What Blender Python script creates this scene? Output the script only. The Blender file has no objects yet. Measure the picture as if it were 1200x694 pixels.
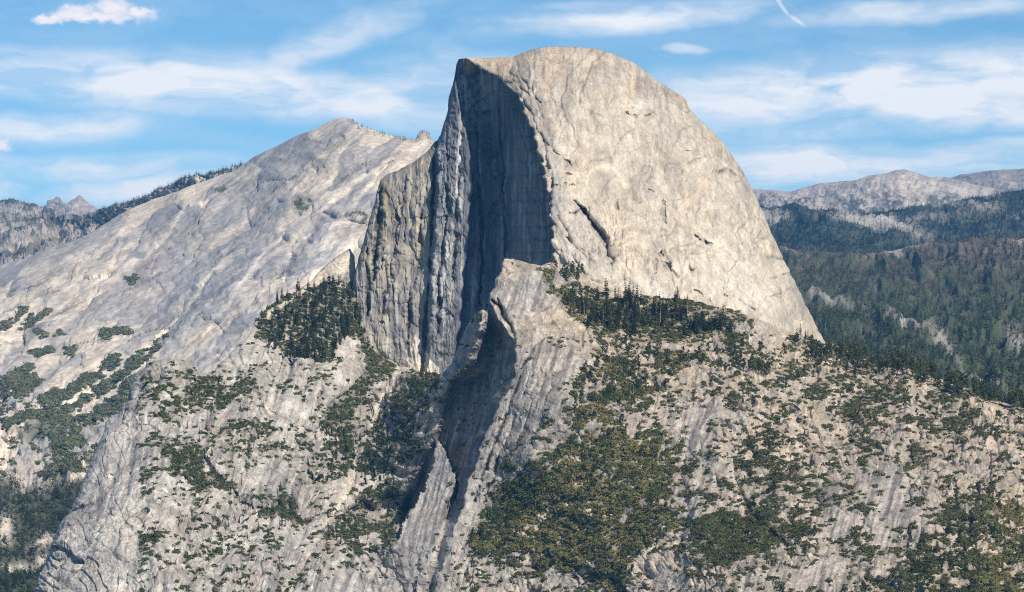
import bpy, math, random
import numpy as np
F32 = np.float32
rng = np.random.default_rng(7)
random.seed(7)

# ------------------------------------------------------------------ scene, camera
scene = bpy.context.scene
COL = scene.collection
FOC, CU, HV, CZ = 3800.0, 600.0, 526.0, 1000.0      # focal length in photo pixels, centre column, eye level row, eye height
cam_d = bpy.data.cameras.new('camera')
cam = bpy.data.objects.new('camera', cam_d)
COL.objects.link(cam)
cam.location = (0, 0, CZ)
cam.rotation_euler = (math.radians(90), 0, 0)
cam_d.sensor_width = 36.0
cam_d.lens = 36.0 * FOC / 1200.0
cam_d.shift_y = (HV - 347.0) / 1200.0
cam_d.clip_start = 5.0
cam_d.clip_end = 200000.0
scene.camera = cam

# ------------------------------------------------------------------ noise
_PERM = rng.permutation(4096).astype(np.int32)
_PERM = np.concatenate([_PERM, _PERM])
_VAL = rng.random(4096).astype(F32) * 2 - 1

def vnoise(x, y, z=None):
    """smooth value noise in 2 or 3 dimensions, -1..1"""
    x = np.asarray(x, F32); y = np.asarray(y, F32)
    xi = np.floor(x); yi = np.floor(y)
    fx = x - xi; fy = y - yi
    xi = xi.astype(np.int32) & 4095; yi = yi.astype(np.int32) & 4095
    fx = fx * fx * fx * (fx * (fx * 6 - 15) + 10)
    fy = fy * fy * fy * (fy * (fy * 6 - 15) + 10)
    a0 = _PERM[xi]; a1 = _PERM[(xi + 1) & 4095]
    y1 = (yi + 1) & 4095
    b00 = _PERM[a0 + yi]; b10 = _PERM[a1 + yi]; b01 = _PERM[a0 + y1]; b11 = _PERM[a1 + y1]
    if z is None:
        v00 = _VAL[b00]; v10 = _VAL[b10]; v01 = _VAL[b01]; v11 = _VAL[b11]
        u0 = v00 + fx * (v10 - v00); u1 = v01 + fx * (v11 - v01)
        return u0 + fy * (u1 - u0)
    z = np.asarray(z, F32)
    zi = np.floor(z); fz = z - zi
    zi = zi.astype(np.int32) & 4095; z1 = (zi + 1) & 4095
    fz = fz * fz * fz * (fz * (fz * 6 - 15) + 10)
    r = []
    for zz in (zi, z1):
        v00 = _VAL[_PERM[b00 + zz]]; v10 = _VAL[_PERM[b10 + zz]]
        v01 = _VAL[_PERM[b01 + zz]]; v11 = _VAL[_PERM[b11 + zz]]
        u0 = v00 + fx * (v10 - v00); u1 = v01 + fx * (v11 - v01)
        r.append(u0 + fy * (u1 - u0))
    return r[0] + fz * (r[1] - r[0])

def fbm(x, y, z=None, octv=4, gain=0.5, ridged=False, seed=0.0):
    s = np.zeros(np.shape(x), F32); a = 1.0; tot = 0.0
    c, sn = 0.8, 0.6
    x = np.asarray(x, F32) + seed * 17.3; y = np.asarray(y, F32) + seed * 9.1
    zz = None if z is None else np.asarray(z, F32) + seed * 5.7
    for o in range(octv):
        n = vnoise(x, y, zz)
        if ridged: n = 1 - 2 * np.abs(n)
        s += a * n; tot += a; a *= gain
        x, y = (c * x - sn * y) * 2.03 + 3.1, (sn * x + c * y) * 2.03 + 7.7
        if zz is not None: zz = zz * 2.03 + 1.9
    return s / tot

def fbm_s(x, y, octv=4, gain=0.5, ridged=False, seed=0.0):
    """fbm without rotation: keeps a stretched direction"""
    s = np.zeros(np.shape(x), F32); a = 1.0; tot = 0.0
    x = np.asarray(x, F32) + seed * 17.3; y = np.asarray(y, F32) + seed * 9.1
    for o in range(octv):
        n = vnoise(x, y)
        if ridged: n = 1 - 2 * np.abs(n)
        s += a * n; tot += a; a *= gain
        x = x * 2.03 + 3.1; y = y * 2.03 + 7.7
    return s / tot

def cells(x, y, seed=0.0, tilt=1.0):
    """broken blocks: every cell is a tilted plane; returns height -1..1, closeness to a joint 0..1, and a random value per cell"""
    x = np.asarray(x, F32) + seed * 13.7; y = np.asarray(y, F32) + seed * 7.3
    xi = np.floor(x).astype(np.int32); yi = np.floor(y).astype(np.int32)
    f1 = np.full(x.shape, 9.0, F32); f2 = np.full(x.shape, 9.0, F32); hgt = np.zeros(x.shape, F32); rid = np.zeros(x.shape, F32)
    for dx in (-1, 0, 1):
        for dy in (-1, 0, 1):
            cx = xi + dx; cy = yi + dy
            k = _PERM[_PERM[cx & 4095] + (cy & 4095)]
            px = cx + .5 + .48 * _VAL[k]; py = cy + .5 + .48 * _VAL[(k + 71) & 4095]
            ex = x - px; ey = y - py; d = ex * ex + ey * ey
            z = .5 * _VAL[(k + 913) & 4095] + tilt * (ex * _VAL[(k + 333) & 4095] + ey * _VAL[(k + 555) & 4095])
            near = d < f1
            f2 = np.where(near, f1, np.minimum(f2, d)); hgt = np.where(near, z, hgt); rid = np.where(near, _VAL[(k + 222) & 4095], rid)
            f1 = np.where(near, d, f1)
    e = np.sqrt(f2) - np.sqrt(f1)
    return hgt, np.exp(-(e / .10) ** 2).astype(F32), rid

def joints(f, w=.06):
    """steps and dark seams where a slow field f crosses whole numbers: curved, overlapping sheets"""
    q = f - np.floor(f)
    g = np.hypot(*np.gradient(f)) + 1e-4
    d = np.minimum(q, 1 - q) / g
    return (sstep(0, .10, q) * (1 - q) * 2 - .5).astype(F32), np.exp(-(d / w) ** 2).astype(F32)

def sstep(a, b, x):
    t = np.clip((x - a) / (b - a), 0, 1)
    return t * t * (3 - 2 * t)

def pl(x, pts):
    p = np.array(pts, float)
    return np.interp(x, p[:, 0], p[:, 1])

def tps(pts):
    """thin plate spline through (u, v, value) points"""
    p = np.array(pts, float)
    c = p[:, :2] / 100.0; n = len(c)
    def k(r2): return 0.5 * r2 * np.log(r2 + 1e-9)
    d2 = ((c[:, None] - c[None]) ** 2).sum(-1)
    A = np.zeros((n + 3, n + 3))
    A[:n, :n] = k(d2) + np.eye(n) * 0.02
    A[:n, n] = 1; A[:n, n + 1:] = c; A[n, :n] = 1; A[n + 1:, :n] = c.T
    w = np.linalg.solve(A, np.concatenate([p[:, 2], [0, 0, 0]]))
    def f(u, v):
        u = np.asarray(u, float) / 100; v = np.asarray(v, float) / 100
        s = w[n] + w[n + 1] * u + w[n + 2] * v
        for i in range(n):
            s = s + w[i] * k((u - c[i, 0]) ** 2 + (v - c[i, 1]) ** 2)
        return s
    return f

def pdist(U, V, pts):
    """distance to a polyline and position along it (0..1)"""
    best = np.full(U.shape, 1e9); pos = np.zeros(U.shape)
    p = np.array(pts, float)
    L = np.hypot(*(p[1:] - p[:-1]).T); cum = np.concatenate([[0], np.cumsum(L)])
    for i in range(len(p) - 1):
        a = p[i]; d = p[i + 1] - a; l2 = (d ** 2).sum() + 1e-9
        t = np.clip(((U - a[0]) * d[0] + (V - a[1]) * d[1]) / l2, 0, 1)
        q = np.hypot(U - a[0] - t * d[0], V - a[1] - t * d[1])
        m = q < best
        best = np.where(m, q, best); pos = np.where(m, (cum[i] + t * L[i]) / cum[-1], pos)
    return best, pos

def line_w(U, V, pts, w, taper=True):
    """soft line weight 0..1 of half width w, only worked out near the line"""
    p = np.array(pts, float); m = 3 * w + 2
    out = np.zeros(U.shape, F32)
    sel = (U > p[:, 0].min() - m) & (U < p[:, 0].max() + m) & (V > p[:, 1].min() - m) & (V < p[:, 1].max() + m)
    if not sel.any(): return out
    d, t = pdist(U[sel], V[sel], pts)
    ww = w * (0.35 + 0.65 * np.sin(np.pi * np.clip(t, 0.0, 1.0))) if taper else w
    out[sel] = np.exp(-(d / ww) ** 2)
    return out

def inside(U, V, pts):
    p = np.array(pts, float); r = np.zeros(U.shape, bool)
    for i in range(len(p)):
        x0, y0 = p[i - 1]; x1, y1 = p[i]
        if y0 == y1: continue
        c = (V > min(y0, y1)) & (V <= max(y0, y1))
        xc = x0 + (V - y0) * (x1 - x0) / (y1 - y0)
        r ^= c & (U < xc)
    return r

def blob(U, V, cu, cv, ru, rv, ang=0.0):
    a = math.radians(ang); du = U - cu; dv = V - cv
    x = du * math.cos(a) + dv * math.sin(a); y = -du * math.sin(a) + dv * math.cos(a)
    return np.exp(-((x / ru) ** 2 + (y / rv) ** 2)).astype(F32)

def mix(c, col, m):
    m = np.clip(m, 0, 1)[..., None]
    return c * (1 - m) + np.array(col, F32) * m

# ------------------------------------------------------------------ terrain sheets
def unproject(U, V, D):
    return np.stack([(U - CU) / FOC * D, D, CZ + (HV - V) / FOC * D], -1)

def grid_uv(top, bot, res, vres=None):
    """columns follow the skyline by arc length, rows go down to bot"""
    p = np.array(top, float)
    uu = np.arange(p[0, 0], p[-1, 0], 0.25)
    vv = np.interp(uu, p[:, 0], p[:, 1])
    s = np.concatenate([[0], np.cumsum(np.hypot(np.diff(uu), 0.55 * np.diff(vv)))])
    n = int(s[-1] / res)
    u = np.interp(np.linspace(0, s[-1], n), s, uu)
    vt = np.interp(u, p[:, 0], p[:, 1])
    m = int((bot - p[:, 1].min()) / (vres or res))
    t = np.linspace(0, 1, m)[:, None]
    V = vt[None] * (1 - t) + bot * t
    U = np.repeat(u[None], m, 0)
    return U, V, vt

def normals(P):
    du = np.gradient(P, axis=1); dv = np.gradient(P, axis=0)
    n = np.cross(dv, du)
    n /= np.linalg.norm(n, axis=-1, keepdims=True) + 1e-9
    return n

def mesh_from_arrays(name, verts, quads=None, tris=None, colors=None, smooth=False):
    me = bpy.data.meshes.new(name)
    nv = len(verts)
    faces = quads if quads is not None else tris
    k = faces.shape[1]
    me.vertices.add(nv); me.vertices.foreach_set('co', np.ascontiguousarray(verts, F32).ravel())
    me.loops.add(faces.size); me.loops.foreach_set('vertex_index', np.ascontiguousarray(faces, np.int32).ravel())
    me.polygons.add(len(faces))
    me.polygons.foreach_set('loop_start', np.arange(0, faces.size, k, dtype=np.int32))
    me.polygons.foreach_set('loop_total', np.full(len(faces), k, np.int32))
    me.update(calc_edges=True)
    if smooth: me.polygons.foreach_set('use_smooth', np.ones(len(faces), bool))
    if colors is not None:
        at = me.color_attributes.new('tint', 'FLOAT_COLOR', 'POINT')
        c = np.ones((nv, 4), F32); c[:, :3] = colors
        at.data.foreach_set('color', c.ravel())
    return me

def link(name, me, mat, parent=None, kind=None):
    o = bpy.data.objects.new(name, me)
    if mat is not None and not me.materials: me.materials.append(mat)
    COL.objects.link(o)
    if parent is not None: o.parent = parent
    if kind: o['kind'] = kind
    return o

def sheet_object(name, P, C, mat, back=(12, 40, 120, 300), drop=(6, 40, 160, 420), floor=(0, -1), label=None, cat=None):
    """front surface P (rows x cols), a far side that falls away behind the skyline, and a foot"""
    rows = []; cols = []
    for b, d in list(zip(back, drop))[::-1]:
        r = P[0].copy(); r[:, 1] += b; r[:, 0] += r[:, 0] / r[:, 1] * b; r[:, 2] -= d; r[:, 2] = np.maximum(r[:, 2], -1.0)
        rows.append(r); cols.append(C[0])
    rows += list(P); cols += list(C)
    r = P[-1].copy(); r[:, 2] = -5.0; r[:, 1] -= 30
    rows.append(r); cols.append(C[-1])
    V = np.stack(rows); K = np.stack(cols)
    m, n = V.shape[:2]
    i = np.arange(m * n).reshape(m, n)
    q = np.stack([i[:-1, :-1], i[1:, :-1], i[1:, 1:], i[:-1, 1:]], -1).reshape(-1, 4)
    me = mesh_from_arrays(name, V.reshape(-1, 3), quads=q, colors=K.reshape(-1, 3), smooth=True)
    o = link(name, me, mat, kind='structure')
    if label: o['label'] = label
    if cat: o['category'] = cat
    return o

# ------------------------------------------------------------------ materials
def nodes_of(m):
    m.use_nodes = True
    nt = m.node_tree
    for n in list(nt.nodes): nt.nodes.remove(n)
    return nt

def rock_material(name, bumps, vary=0.25, speck=0.9):
    """bumps: list of (scale xyz per metre, height in metres)"""
    m = bpy.data.materials.new(name); nt = nodes_of(m); N = nt.nodes; L = nt.links
    out = N.new('ShaderNodeOutputMaterial'); bs = N.new('ShaderNodeBsdfPrincipled')
    bs.inputs['Roughness'].default_value = 0.9
    bs.inputs['Specular IOR Level'].default_value = 0.15
    L.new(bs.outputs[0], out.inputs['Surface'])
    at = N.new('ShaderNodeAttribute'); at.attribute_name = 'tint'
    tc = N.new('ShaderNodeTexCoord')
    col = at.outputs['Color']; nrm = None
    for k, (sc, h) in enumerate(bumps):
        mp = N.new('ShaderNodeMapping'); mp.inputs['Scale'].default_value = sc
        mp.inputs['Location'].default_value = (31.7 * k, 11.3 * k, 0)
        L.new(tc.outputs['Object'], mp.inputs['Vector'])
        nz = N.new('ShaderNodeTexNoise'); nz.inputs['Scale'].default_value = 1.0
        nz.inputs['Detail'].default_value = 4.0; nz.inputs['Roughness'].default_value = 0.62
        L.new(mp.outputs[0], nz.inputs['Vector'])
        mr = N.new('ShaderNodeMapRange'); mr.inputs['From Min'].default_value = 0.3; mr.inputs['From Max'].default_value = 0.7
        mr.inputs['To Min'].default_value = 1 - vary; mr.inputs['To Max'].default_value = 1 + vary
        L.new(nz.outputs['Fac'], mr.inputs['Value'])
        mx = N.new('ShaderNodeMix'); mx.data_type = 'RGBA'; mx.blend_type = 'MULTIPLY'; mx.inputs[0].default_value = 1.0
        L.new(col, mx.inputs[6]); L.new(mr.outputs[0], mx.inputs[7])
        col = mx.outputs[2]
        if h > 0:
            bp = N.new('ShaderNodeBump'); bp.inputs['Strength'].default_value = 1.0; bp.inputs['Distance'].default_value = h
            L.new(nz.outputs['Fac'], bp.inputs['Height'])
            if nrm is not None: L.new(nrm, bp.inputs['Normal'])
            nrm = bp.outputs[0]
    L.new(col, bs.inputs['Base Color'])
    if nrm is not None: L.new(nrm, bs.inputs['Normal'])
    return m

def leaf_material(name, base=None, vary=0.3, rough=0.7, thin=0.35):
    """foliage: base colour times a per-object and a per-place variation; with base None it reads the tint attribute"""
    m = bpy.data.materials.new(name); nt = nodes_of(m); N = nt.nodes; L = nt.links
    out = N.new('ShaderNodeOutputMaterial'); bs = N.new('ShaderNodeBsdfPrincipled')
    bs.inputs['Roughness'].default_value = rough; bs.inputs['Specular IOR Level'].default_value = 0.2
    L.new(bs.outputs[0], out.inputs['Surface'])
    if base is None:
        at = N.new('ShaderNodeAttribute'); at.attribute_name = 'tint'; col = at.outputs['Color']
    else:
        rg = N.new('ShaderNodeRGB'); rg.outputs[0].default_value = (*base, 1); col = rg.outputs[0]
    tc = N.new('ShaderNodeTexCoord')
    nz = N.new('ShaderNodeTexNoise'); nz.inputs['Scale'].default_value = 0.35; nz.inputs['Detail'].default_value = 3
    L.new(tc.outputs['Object'], nz.inputs['Vector'])
    oi = N.new('ShaderNodeObjectInfo')
    ad = N.new('ShaderNodeMath'); ad.operation = 'ADD'
    L.new(nz.outputs['Fac'], ad.inputs[0])
    if base is None: ad.inputs[1].default_value = 0.5
    else: L.new(oi.outputs['Random'], ad.inputs[1])
    mr = N.new('ShaderNodeMapRange'); mr.inputs['From Min'].default_value = 0.4; mr.inputs['From Max'].default_value = 1.6
    mr.inputs['To Min'].default_value = 1 - vary; mr.inputs['To Max'].default_value = 1 + vary
    L.new(ad.outputs[0], mr.inputs['Value'])
    mx = N.new('ShaderNodeMix'); mx.data_type = 'RGBA'; mx.blend_type = 'MULTIPLY'; mx.inputs[0].default_value = 1.0
    L.new(col, mx.inputs[6]); L.new(mr.outputs[0], mx.inputs[7])
    L.new(mx.outputs[2], bs.inputs['Base Color'])
    tr = N.new('ShaderNodeBsdfTranslucent'); L.new(mx.outputs[2], tr.inputs['Color'])
    ms = N.new('ShaderNodeMixShader'); ms.inputs[0].default_value = thin
    L.new(bs.outputs[0], ms.inputs[1]); L.new(tr.outputs[0], ms.inputs[2]); L.new(ms.outputs[0], out.inputs['Surface'])
    return m

M_DOME = rock_material('dome_granite', [((.07, .07, .03), 1.4), ((.35, .35, .12), 0.9)], 0.18)
M_FAR = rock_material('far_granite', [((.010, .010, .010), 5.0), ((.05, .05, .05), 3.5)], 0.22)
M_NEAR = rock_material('slope_granite', [((.07, .07, .05), 2.4), ((.35, .35, .25), 1.2)], 0.30)
M_GROUND = rock_material('valley_floor', [((.01, .01, .01), 1.0)], 0.3)
M_BARK = leaf_material('bark', (.13, .10, .075), 0.25, 0.9, 0.0)
M_SNAG = leaf_material('dead_wood', (.34, .31, .28), 0.2, 0.9, 0.0)
M_CONIFER = leaf_material('conifer_needles', (.082, .100, .042), 0.5)
M_PINE = leaf_material('pine_needles', (.100, .118, .044), 0.45)
M_OAK = leaf_material('oak_leaves', (.094, .125, .038), 0.4)
M_SHRUB = leaf_material('shrub_leaves', (.115, .122, .046), 0.4)
M_FOREST = leaf_material('forest_foliage', None, 0.30)
M_BRUSH = leaf_material('brush_foliage', None, 0.30)

GRANITE = (.43, .40, .36)
WARM = (.50, .43, .33)
GREY = (.31, .305, .305)
LICHEN = (.20, .195, .195)
PALE = (.56, .51, .44)
SAND = (.58, .49, .36)
SAZ, SEL = math.radians(27.0), math.radians(38.0)      # sun: to the right of straight behind the viewer, and its height
SUN = np.array([math.sin(SAZ) * math.cos(SEL), -math.cos(SAZ) * math.cos(SEL), math.sin(SEL)])

def light_limit(edge_u, edge_d, vmin, u0, u1, v0, v1, step=4):
    """greatest distance at which a point seen at (u, v) still gets sun past a rock edge"""
    gu = np.arange(u0, u1 + step, step, dtype=float); gv = np.arange(v0, v1 + step, step, dtype=float)
    U, V = np.meshgrid(gu, gv); lo = np.full(U.shape, 3000.0); hi = np.full(U.shape, 6500.0)
    s = np.linspace(0, 900, 226)[:, None, None]
    for it in range(22):
        Y = (lo + hi) / 2; P = unproject(U, V, Y)
        X = P[..., 0] + s * SUN[0]; YY = P[..., 1] + s * SUN[1]; Z = P[..., 2] + s * SUN[2]
        uq = CU + FOC * X / YY; vq = HV - FOC * (Z - CZ) / YY
        cross = (uq > edge_u(vq)) & (vq > vmin)
        dq = np.where(cross, YY - edge_d(vq), -1e6)
        first = np.argmax(cross, axis=0)
        val = np.take_along_axis(dq, first[None], 0)[0]
        val = np.where(cross.any(0), val, -1e6)
        sh = val > 0
        hi = np.where(sh, Y, hi); lo = np.where(sh, lo, Y)
    Y = (lo + hi) / 2
    def f(u, v):
        x = np.clip((np.asarray(u) - u0) / step, 0, len(gu) - 1.001); y = np.clip((np.asarray(v) - v0) / step, 0, len(gv) - 1.001)
        xi = x.astype(int); yi = y.astype(int); fx = x - xi; fy = y - yi
        return (Y[yi, xi] * (1 - fx) + Y[yi, xi + 1] * fx) * (1 - fy) + (Y[yi + 1, xi] * (1 - fx) + Y[yi + 1, xi + 1] * fx) * fy
    return f

def displace(P, amt):
    return P + normals(P) * amt[..., None]

def warp(U, V, a, s, seed):
    return U + a * fbm(U / s, V / s, octv=3, seed=seed), V + a * fbm(U / s, V / s, octv=3, seed=seed + 31)

# ------------------------------------------------------------------ the granite dome
HD_TOP = [(411, 352), (414, 335), (418, 312), (424, 290), (430, 268), (436, 246), (440, 236), (445, 212), (452, 206), (462, 202), (474, 196),
          (490, 186), (504, 174), (511, 166), (514, 163), (517, 158), (520, 146), (524, 132), (528, 110), (533, 88), (535, 76), (538, 69), (546, 68),
          (560, 69), (575, 69), (590, 69), (602, 67), (612, 63), (624, 58), (640, 55), (660, 54), (680, 55), (700, 58), (720, 64), (740, 72), (758, 84),
          (770, 95), (785, 105), (797, 112), (803, 118), (806, 126), (815, 136), (830, 150), (845, 165), (858, 182), (868, 197), (876, 212), (884, 228), (893, 248),
          (905, 278), (917, 302), (930, 328), (943, 357), (955, 380), (966, 402), (975, 418)]
HD_EDGE = [(60, 536), (66, 538), (70, 548), (78, 562), (88, 580), (98, 594), (110, 605), (125, 613), (150, 624), (180, 633), (210, 640), (240, 645), (300, 649), (470, 652)]
HD_B = [(60, 530), (100, 534), (140, 541), (170, 550), (220, 554), (300, 547), (380, 540), (430, 532), (470, 527)]
HD_SEAM = [(60, 520), (165, 514), (190, 511), (230, 509), (300, 506), (430, 497), (470, 495)]
_dome = tps([(655, 60, 4330), (610, 75, 4300), (585, 80, 4370), (548, 72, 4450), (700, 85, 4310), (750, 110, 4310), (700, 150, 4190), (800, 180, 4240),
             (760, 250, 4080), (700, 250, 4060), (655, 250, 4055), (655, 180, 4125), (640, 130, 4215), (850, 220, 4240), (900, 300, 4180), (850, 300, 4080), (800, 350, 3960), (700, 330, 3960),
             (655, 300, 4005), (655, 400, 3960), (900, 370, 4030), (950, 385, 4080), (975, 420, 4090), (780, 430, 3900)])
def hd_edge_u(v): v = np.asarray(v, float); return pl(v, HD_EDGE) + (1.5 * np.sin(v * .17) + 1.2 * np.sin(v * .41 + 1) + .5 * np.sin(v * .83 + 2)) * sstep(90, 120, v)
_ev = np.arange(50, 500, 2.0); _ed = _dome(hd_edge_u(_ev), _ev)
_ed = np.convolve(np.pad(_ed, 6, mode='edge'), np.ones(13) / 13, mode='valid')
def hd_edge_d(v): return np.interp(v, _ev, _ed)
hd_lim = light_limit(hd_edge_u, hd_edge_d, 60, 400, 660, 60, 470)
_bv = np.arange(60, 472, 4.0); _bd = hd_lim(pl(_bv, HD_B), _bv)
_bd = np.convolve(np.pad(_bd, 4, mode='edge'), np.ones(9) / 9, mode='valid')

def hd_depth(U, V):
    uE = hd_edge_u(V); dE = hd_edge_d(V)
    dome = _dome(U, V)
    near = np.exp(-np.clip(U - uE, 0, None) / 8.0)
    dome = dome * (1 - near) + (dE + (_dome(U, V) - _dome(uE, V))) * near
    # the sheer face, left of its edge
    uB = pl(V, HD_B); dB = np.interp(V, _bv, _bd)
    e = np.clip(uE - U, 0, None); eB = np.maximum(uE - uB, 4)
    q = np.clip(e / eB, 0, 1)
    A = pl(V, [(60, 25), (120, 60), (250, 95), (430, 95)])
    lim = hd_lim(U, V)
    rec = dE * (1 - sstep(0, 0.25, q)) + lim * sstep(0, 0.25, q)
    dark = np.maximum(dE + (dB - dE) * q, rec) + A * np.sin(np.pi * q) ** 0.7 * (1 - 0.25 * np.sin(9 * q))
    sl = pl(V, [(60, 2.0), (150, 1.9), (230, 1.25), (430, 0.95)])
    lit = dB - 10 * np.tanh((uB - U) / 10) + sl * (uB - U)
    face = np.where(U > uB, dark, lit)
    uS = pl(V, HD_SEAM)
    left = dB + sl * (uB - uS) + 26 + 0.75 * (uS - U)
    k = sstep(-1.5, 2.0, uS - U)
    face = face * (1 - k) + left * k + 30 * np.exp(-((U - uS) / 2.2) ** 2)
    D = np.where(U > uE, dome, face)
    return D

def hd_build():
    U, V, vt = grid_uv(HD_TOP, 470, 0.8)
    D = hd_depth(U, V)
    top = np.array(HD_TOP, float)
    dist, _ = pdist(U, V, top)
    # roll away towards the skyline on the dome, sharper on the face
    sel = sstep(545, 600, U)
    w = 12 + 34 * sel; R = 30 + 110 * sel
    t = np.clip(dist / w, 0, 1)
    D = D + R * (1 - np.sqrt(np.clip(1 - (1 - t) ** 2, 0, 1)))
    uE = hd_edge_u(V); uS = pl(V, HD_SEAM); uB = pl(V, HD_B)
    isd = sstep(-1, 2, U - uE); isf = 1 - isd
    Uw, Vw = warp(U, V, 4, 24, 2)
    X = (U - CU) * 1.1; Z = -V * 1.1
    # ---- carved features (metres of extra depth)
    cracks = [([(673, 236), (683, 246), (692, 258), (703, 272), (711, 286), (716, 304), (717, 322)], 3.6, 34),
              ([(680, 243), (672, 252), (667, 250)], 2.0, 10), ([(655, 256), (662, 270), (672, 288)], 3.4, 24),
              ([(662, 280), (680, 292), (690, 300)], 1.3, 6),
              ([(612, 112), (622, 133), (634, 160), (641, 178), (644, 200), (646, 222), (648, 262)], 2.0, 12),
              ([(600, 96), (610, 104), (628, 116), (634, 122)], 1.4, 6), ([(606, 88), (618, 100), (624, 112)], 1.3, 5),
              ([(640, 168), (652, 180), (668, 192), (672, 197)], 1.3, 7), ([(650, 205), (662, 203), (672, 206)], 1.2, 6), ([(649, 215), (660, 217), (672, 215)], 1.0, 5),
              ([(816, 276), (822, 281), (828, 286), (834, 287)], 2.2, 12), ([(841, 202), (850, 199), (858, 201), (866, 208)], 1.8, 9),
              ([(735, 131), (745, 135), (757, 134), (766, 130)], 1.4, 6), ([(777, 232), (779, 250), (780, 262)], 1.3, 7),
              ([(806, 311), (812, 318), (818, 313)], 1.4, 7), ([(752, 212), (758, 222), (766, 226)], 1.4, 6), ([(835, 233), (829, 246), (820, 262)], 1.0, 3),
              ([(832, 305), (850, 312), (868, 314)], 0.9, 3), ([(700, 160), (716, 164), (735, 162)], 1.0, 3), ([(690, 235), (690, 262), (692, 285)], 1.2, 4),
              ([(724, 230), (722, 262), (718, 296)], 1.4, 5), ([(732, 258), (726, 290), (712, 330)], 2.0, 7), ([(772, 300), (784, 312), (798, 330)], 1.6, 6),
              ([(775, 295), (768, 312), (760, 335)], 1.6, 7), ([(850, 225), (870, 260), (895, 310)], 1.2, 4), ([(863, 183), (874, 215), (880, 232)], 1.2, 5),
              ([(735, 175), (742, 200), (740, 222)], 1.6, 4), 
              ([(860, 155), (864, 172), (868, 190)], 1.0, 2), ([(642, 66), (662, 74), (690, 80)], 1.0, 3), ([(746, 88), (768, 100), (790, 118)], 1.2, 4),
              ([(770, 115), (790, 122), (806, 130)], 1.2, 4), ([(802, 175), (820, 180), (846, 186)], 1.0, 4), ([(795, 205), (812, 190), (836, 184)], 1.0, 4),
              ([(848, 345), (870, 352), (885, 362)], 1.2, 5), ([(905, 330), (912, 345), (918, 362)], 1.0, 3), ([(815, 340), (830, 352), (838, 368)], 1.5, 6)]
    dark = np.zeros(U.shape, F32)
    Ul, Vl = warp(U, V, 3.2, 10, 12)
    brk = sstep(-.45, .15, fbm(U / 9, V / 9, octv=3, seed=13))
    for pts, w_, dp in cracks:
        lw = line_w(Ul, Vl, pts, w_) * brk if dp <= 20 else line_w(U + .15 * (Ul - U), V + .15 * (Vl - V), pts, w_); D = D + dp * lw * isd; dark += lw * min(dp / 10, 1) * isd
    # shelves and buttresses at the foot of the dome
    for cu, cv, ru, rv, an, h in [(690, 318, 26, 34, 20, -16), (760, 330, 16, 36, 8, -12), (795, 300, 14, 46, -18, -9), (820, 345, 22, 20, 0, -8), (745, 285, 10, 60, 6, -9),
                                  (712, 225, 18, 26, 0, 8), (752, 145, 16, 8, 0, 5), (658, 235, 12, 44, -6, -8), (860, 270, 40, 70, -25, -10), (700, 110, 60, 26, 0, -8), (800, 225, 26, 40, -30, 8)]:
        D = D + h * blob(Uw, Vw, cu, cv, ru, rv, an) * isd
    D = D - 34 * blob(Uw, Vw, 490, 436, 17, 24, 0)
    # seams down the sheer face and the left shoulder
    seams = [([(556, 100), (560, 180), (566, 300), (560, 400)], 1.8, 14), ([(585, 110), (590, 200), (592, 300)], 1.8, 10), ([(543, 100), (540, 180), (534, 260), (530, 330)], 2.2, 9),
             ([(524, 170), (523, 250), (514, 330), (511, 420)], 1.6, 9), ([(496, 230), (494, 262), (490, 290)], 2.0, 12), ([(481, 340), (478, 380), (478, 402)], 2.4, 16),
             ([(446, 222), (444, 252), (442, 285), (437, 330)], 3.0, 22), ([(466, 232), (464, 280), (456, 330)], 1.6, 8), ([(452, 300), (452, 340), (446, 380)], 1.6, 8),
             ([(431, 290), (430, 330), (432, 370)], 2.2, 12), ([(474, 205), (472, 250), (474, 290)], 1.3, 6), ([(500, 250), (486, 330), (480, 345)], 1.5, 7), ([(612, 150), (618, 220), (622, 300)], 1.5, 7)]
    fc = np.zeros(U.shape, F32)
    for pts, w_, dp in seams:
        lw = line_w(Ul, Vl, pts, w_); D = D + dp * lw * isf; fc += lw * dp / 16 * isf
    P = unproject(U, V, D)
    flute = fbm_s(X / 7.0, Z / 90.0, 4, 0.55, True, 3)
    flute2 = fbm_s(X / 20.0 + 0.02 * Z, Z / 140.0, 3, 0.5, False, 5)
    rough = fbm(X / 22, Z / 26, octv=5, gain=0.58, seed=7)
    slab = fbm_s((X + 0.35 * Z) / 30, (Z - 0.2 * X) / 85, 4, 0.5, True, 9)
    slab2 = np.floor(4 * fbm(X / 60, Z / 45, octv=3, seed=17)) / 4
    fine = fbm(X / 6, Z / 9, octv=3, seed=19)
    wx = X + 9 * fbm(X / 30, Z / 30, octv=3, seed=161); wz = Z + 9 * fbm(X / 30, Z / 30, octv=3, seed=162)
    c1, j1, r1 = cells((wx + .25 * wz) / 26, wz / 60, 5); c2, j2, r2 = cells(wx / 9, wz / 26, 6); c3, j3, r3 = cells(wx / 14, wz / 9, 7)
    low = sstep(200, 330, V)
    jf, jl = joints(3.2 * fbm(wx / 95, wz / 130, octv=2, seed=181) + .004 * (Z + 1.5 * X), .85); jg, jm = joints(3.6 * fbm(wx / 46, wz / 90, octv=2, seed=182) - .003 * X, .8)
    jon = sstep(-.05, .25, fbm(X / 28, Z / 28, octv=3, seed=183)); jom = sstep(.0, .3, fbm(X / 22, Z / 22, octv=3, seed=184))
    litf = isf * sstep(-4, 8, uB - U)
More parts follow.
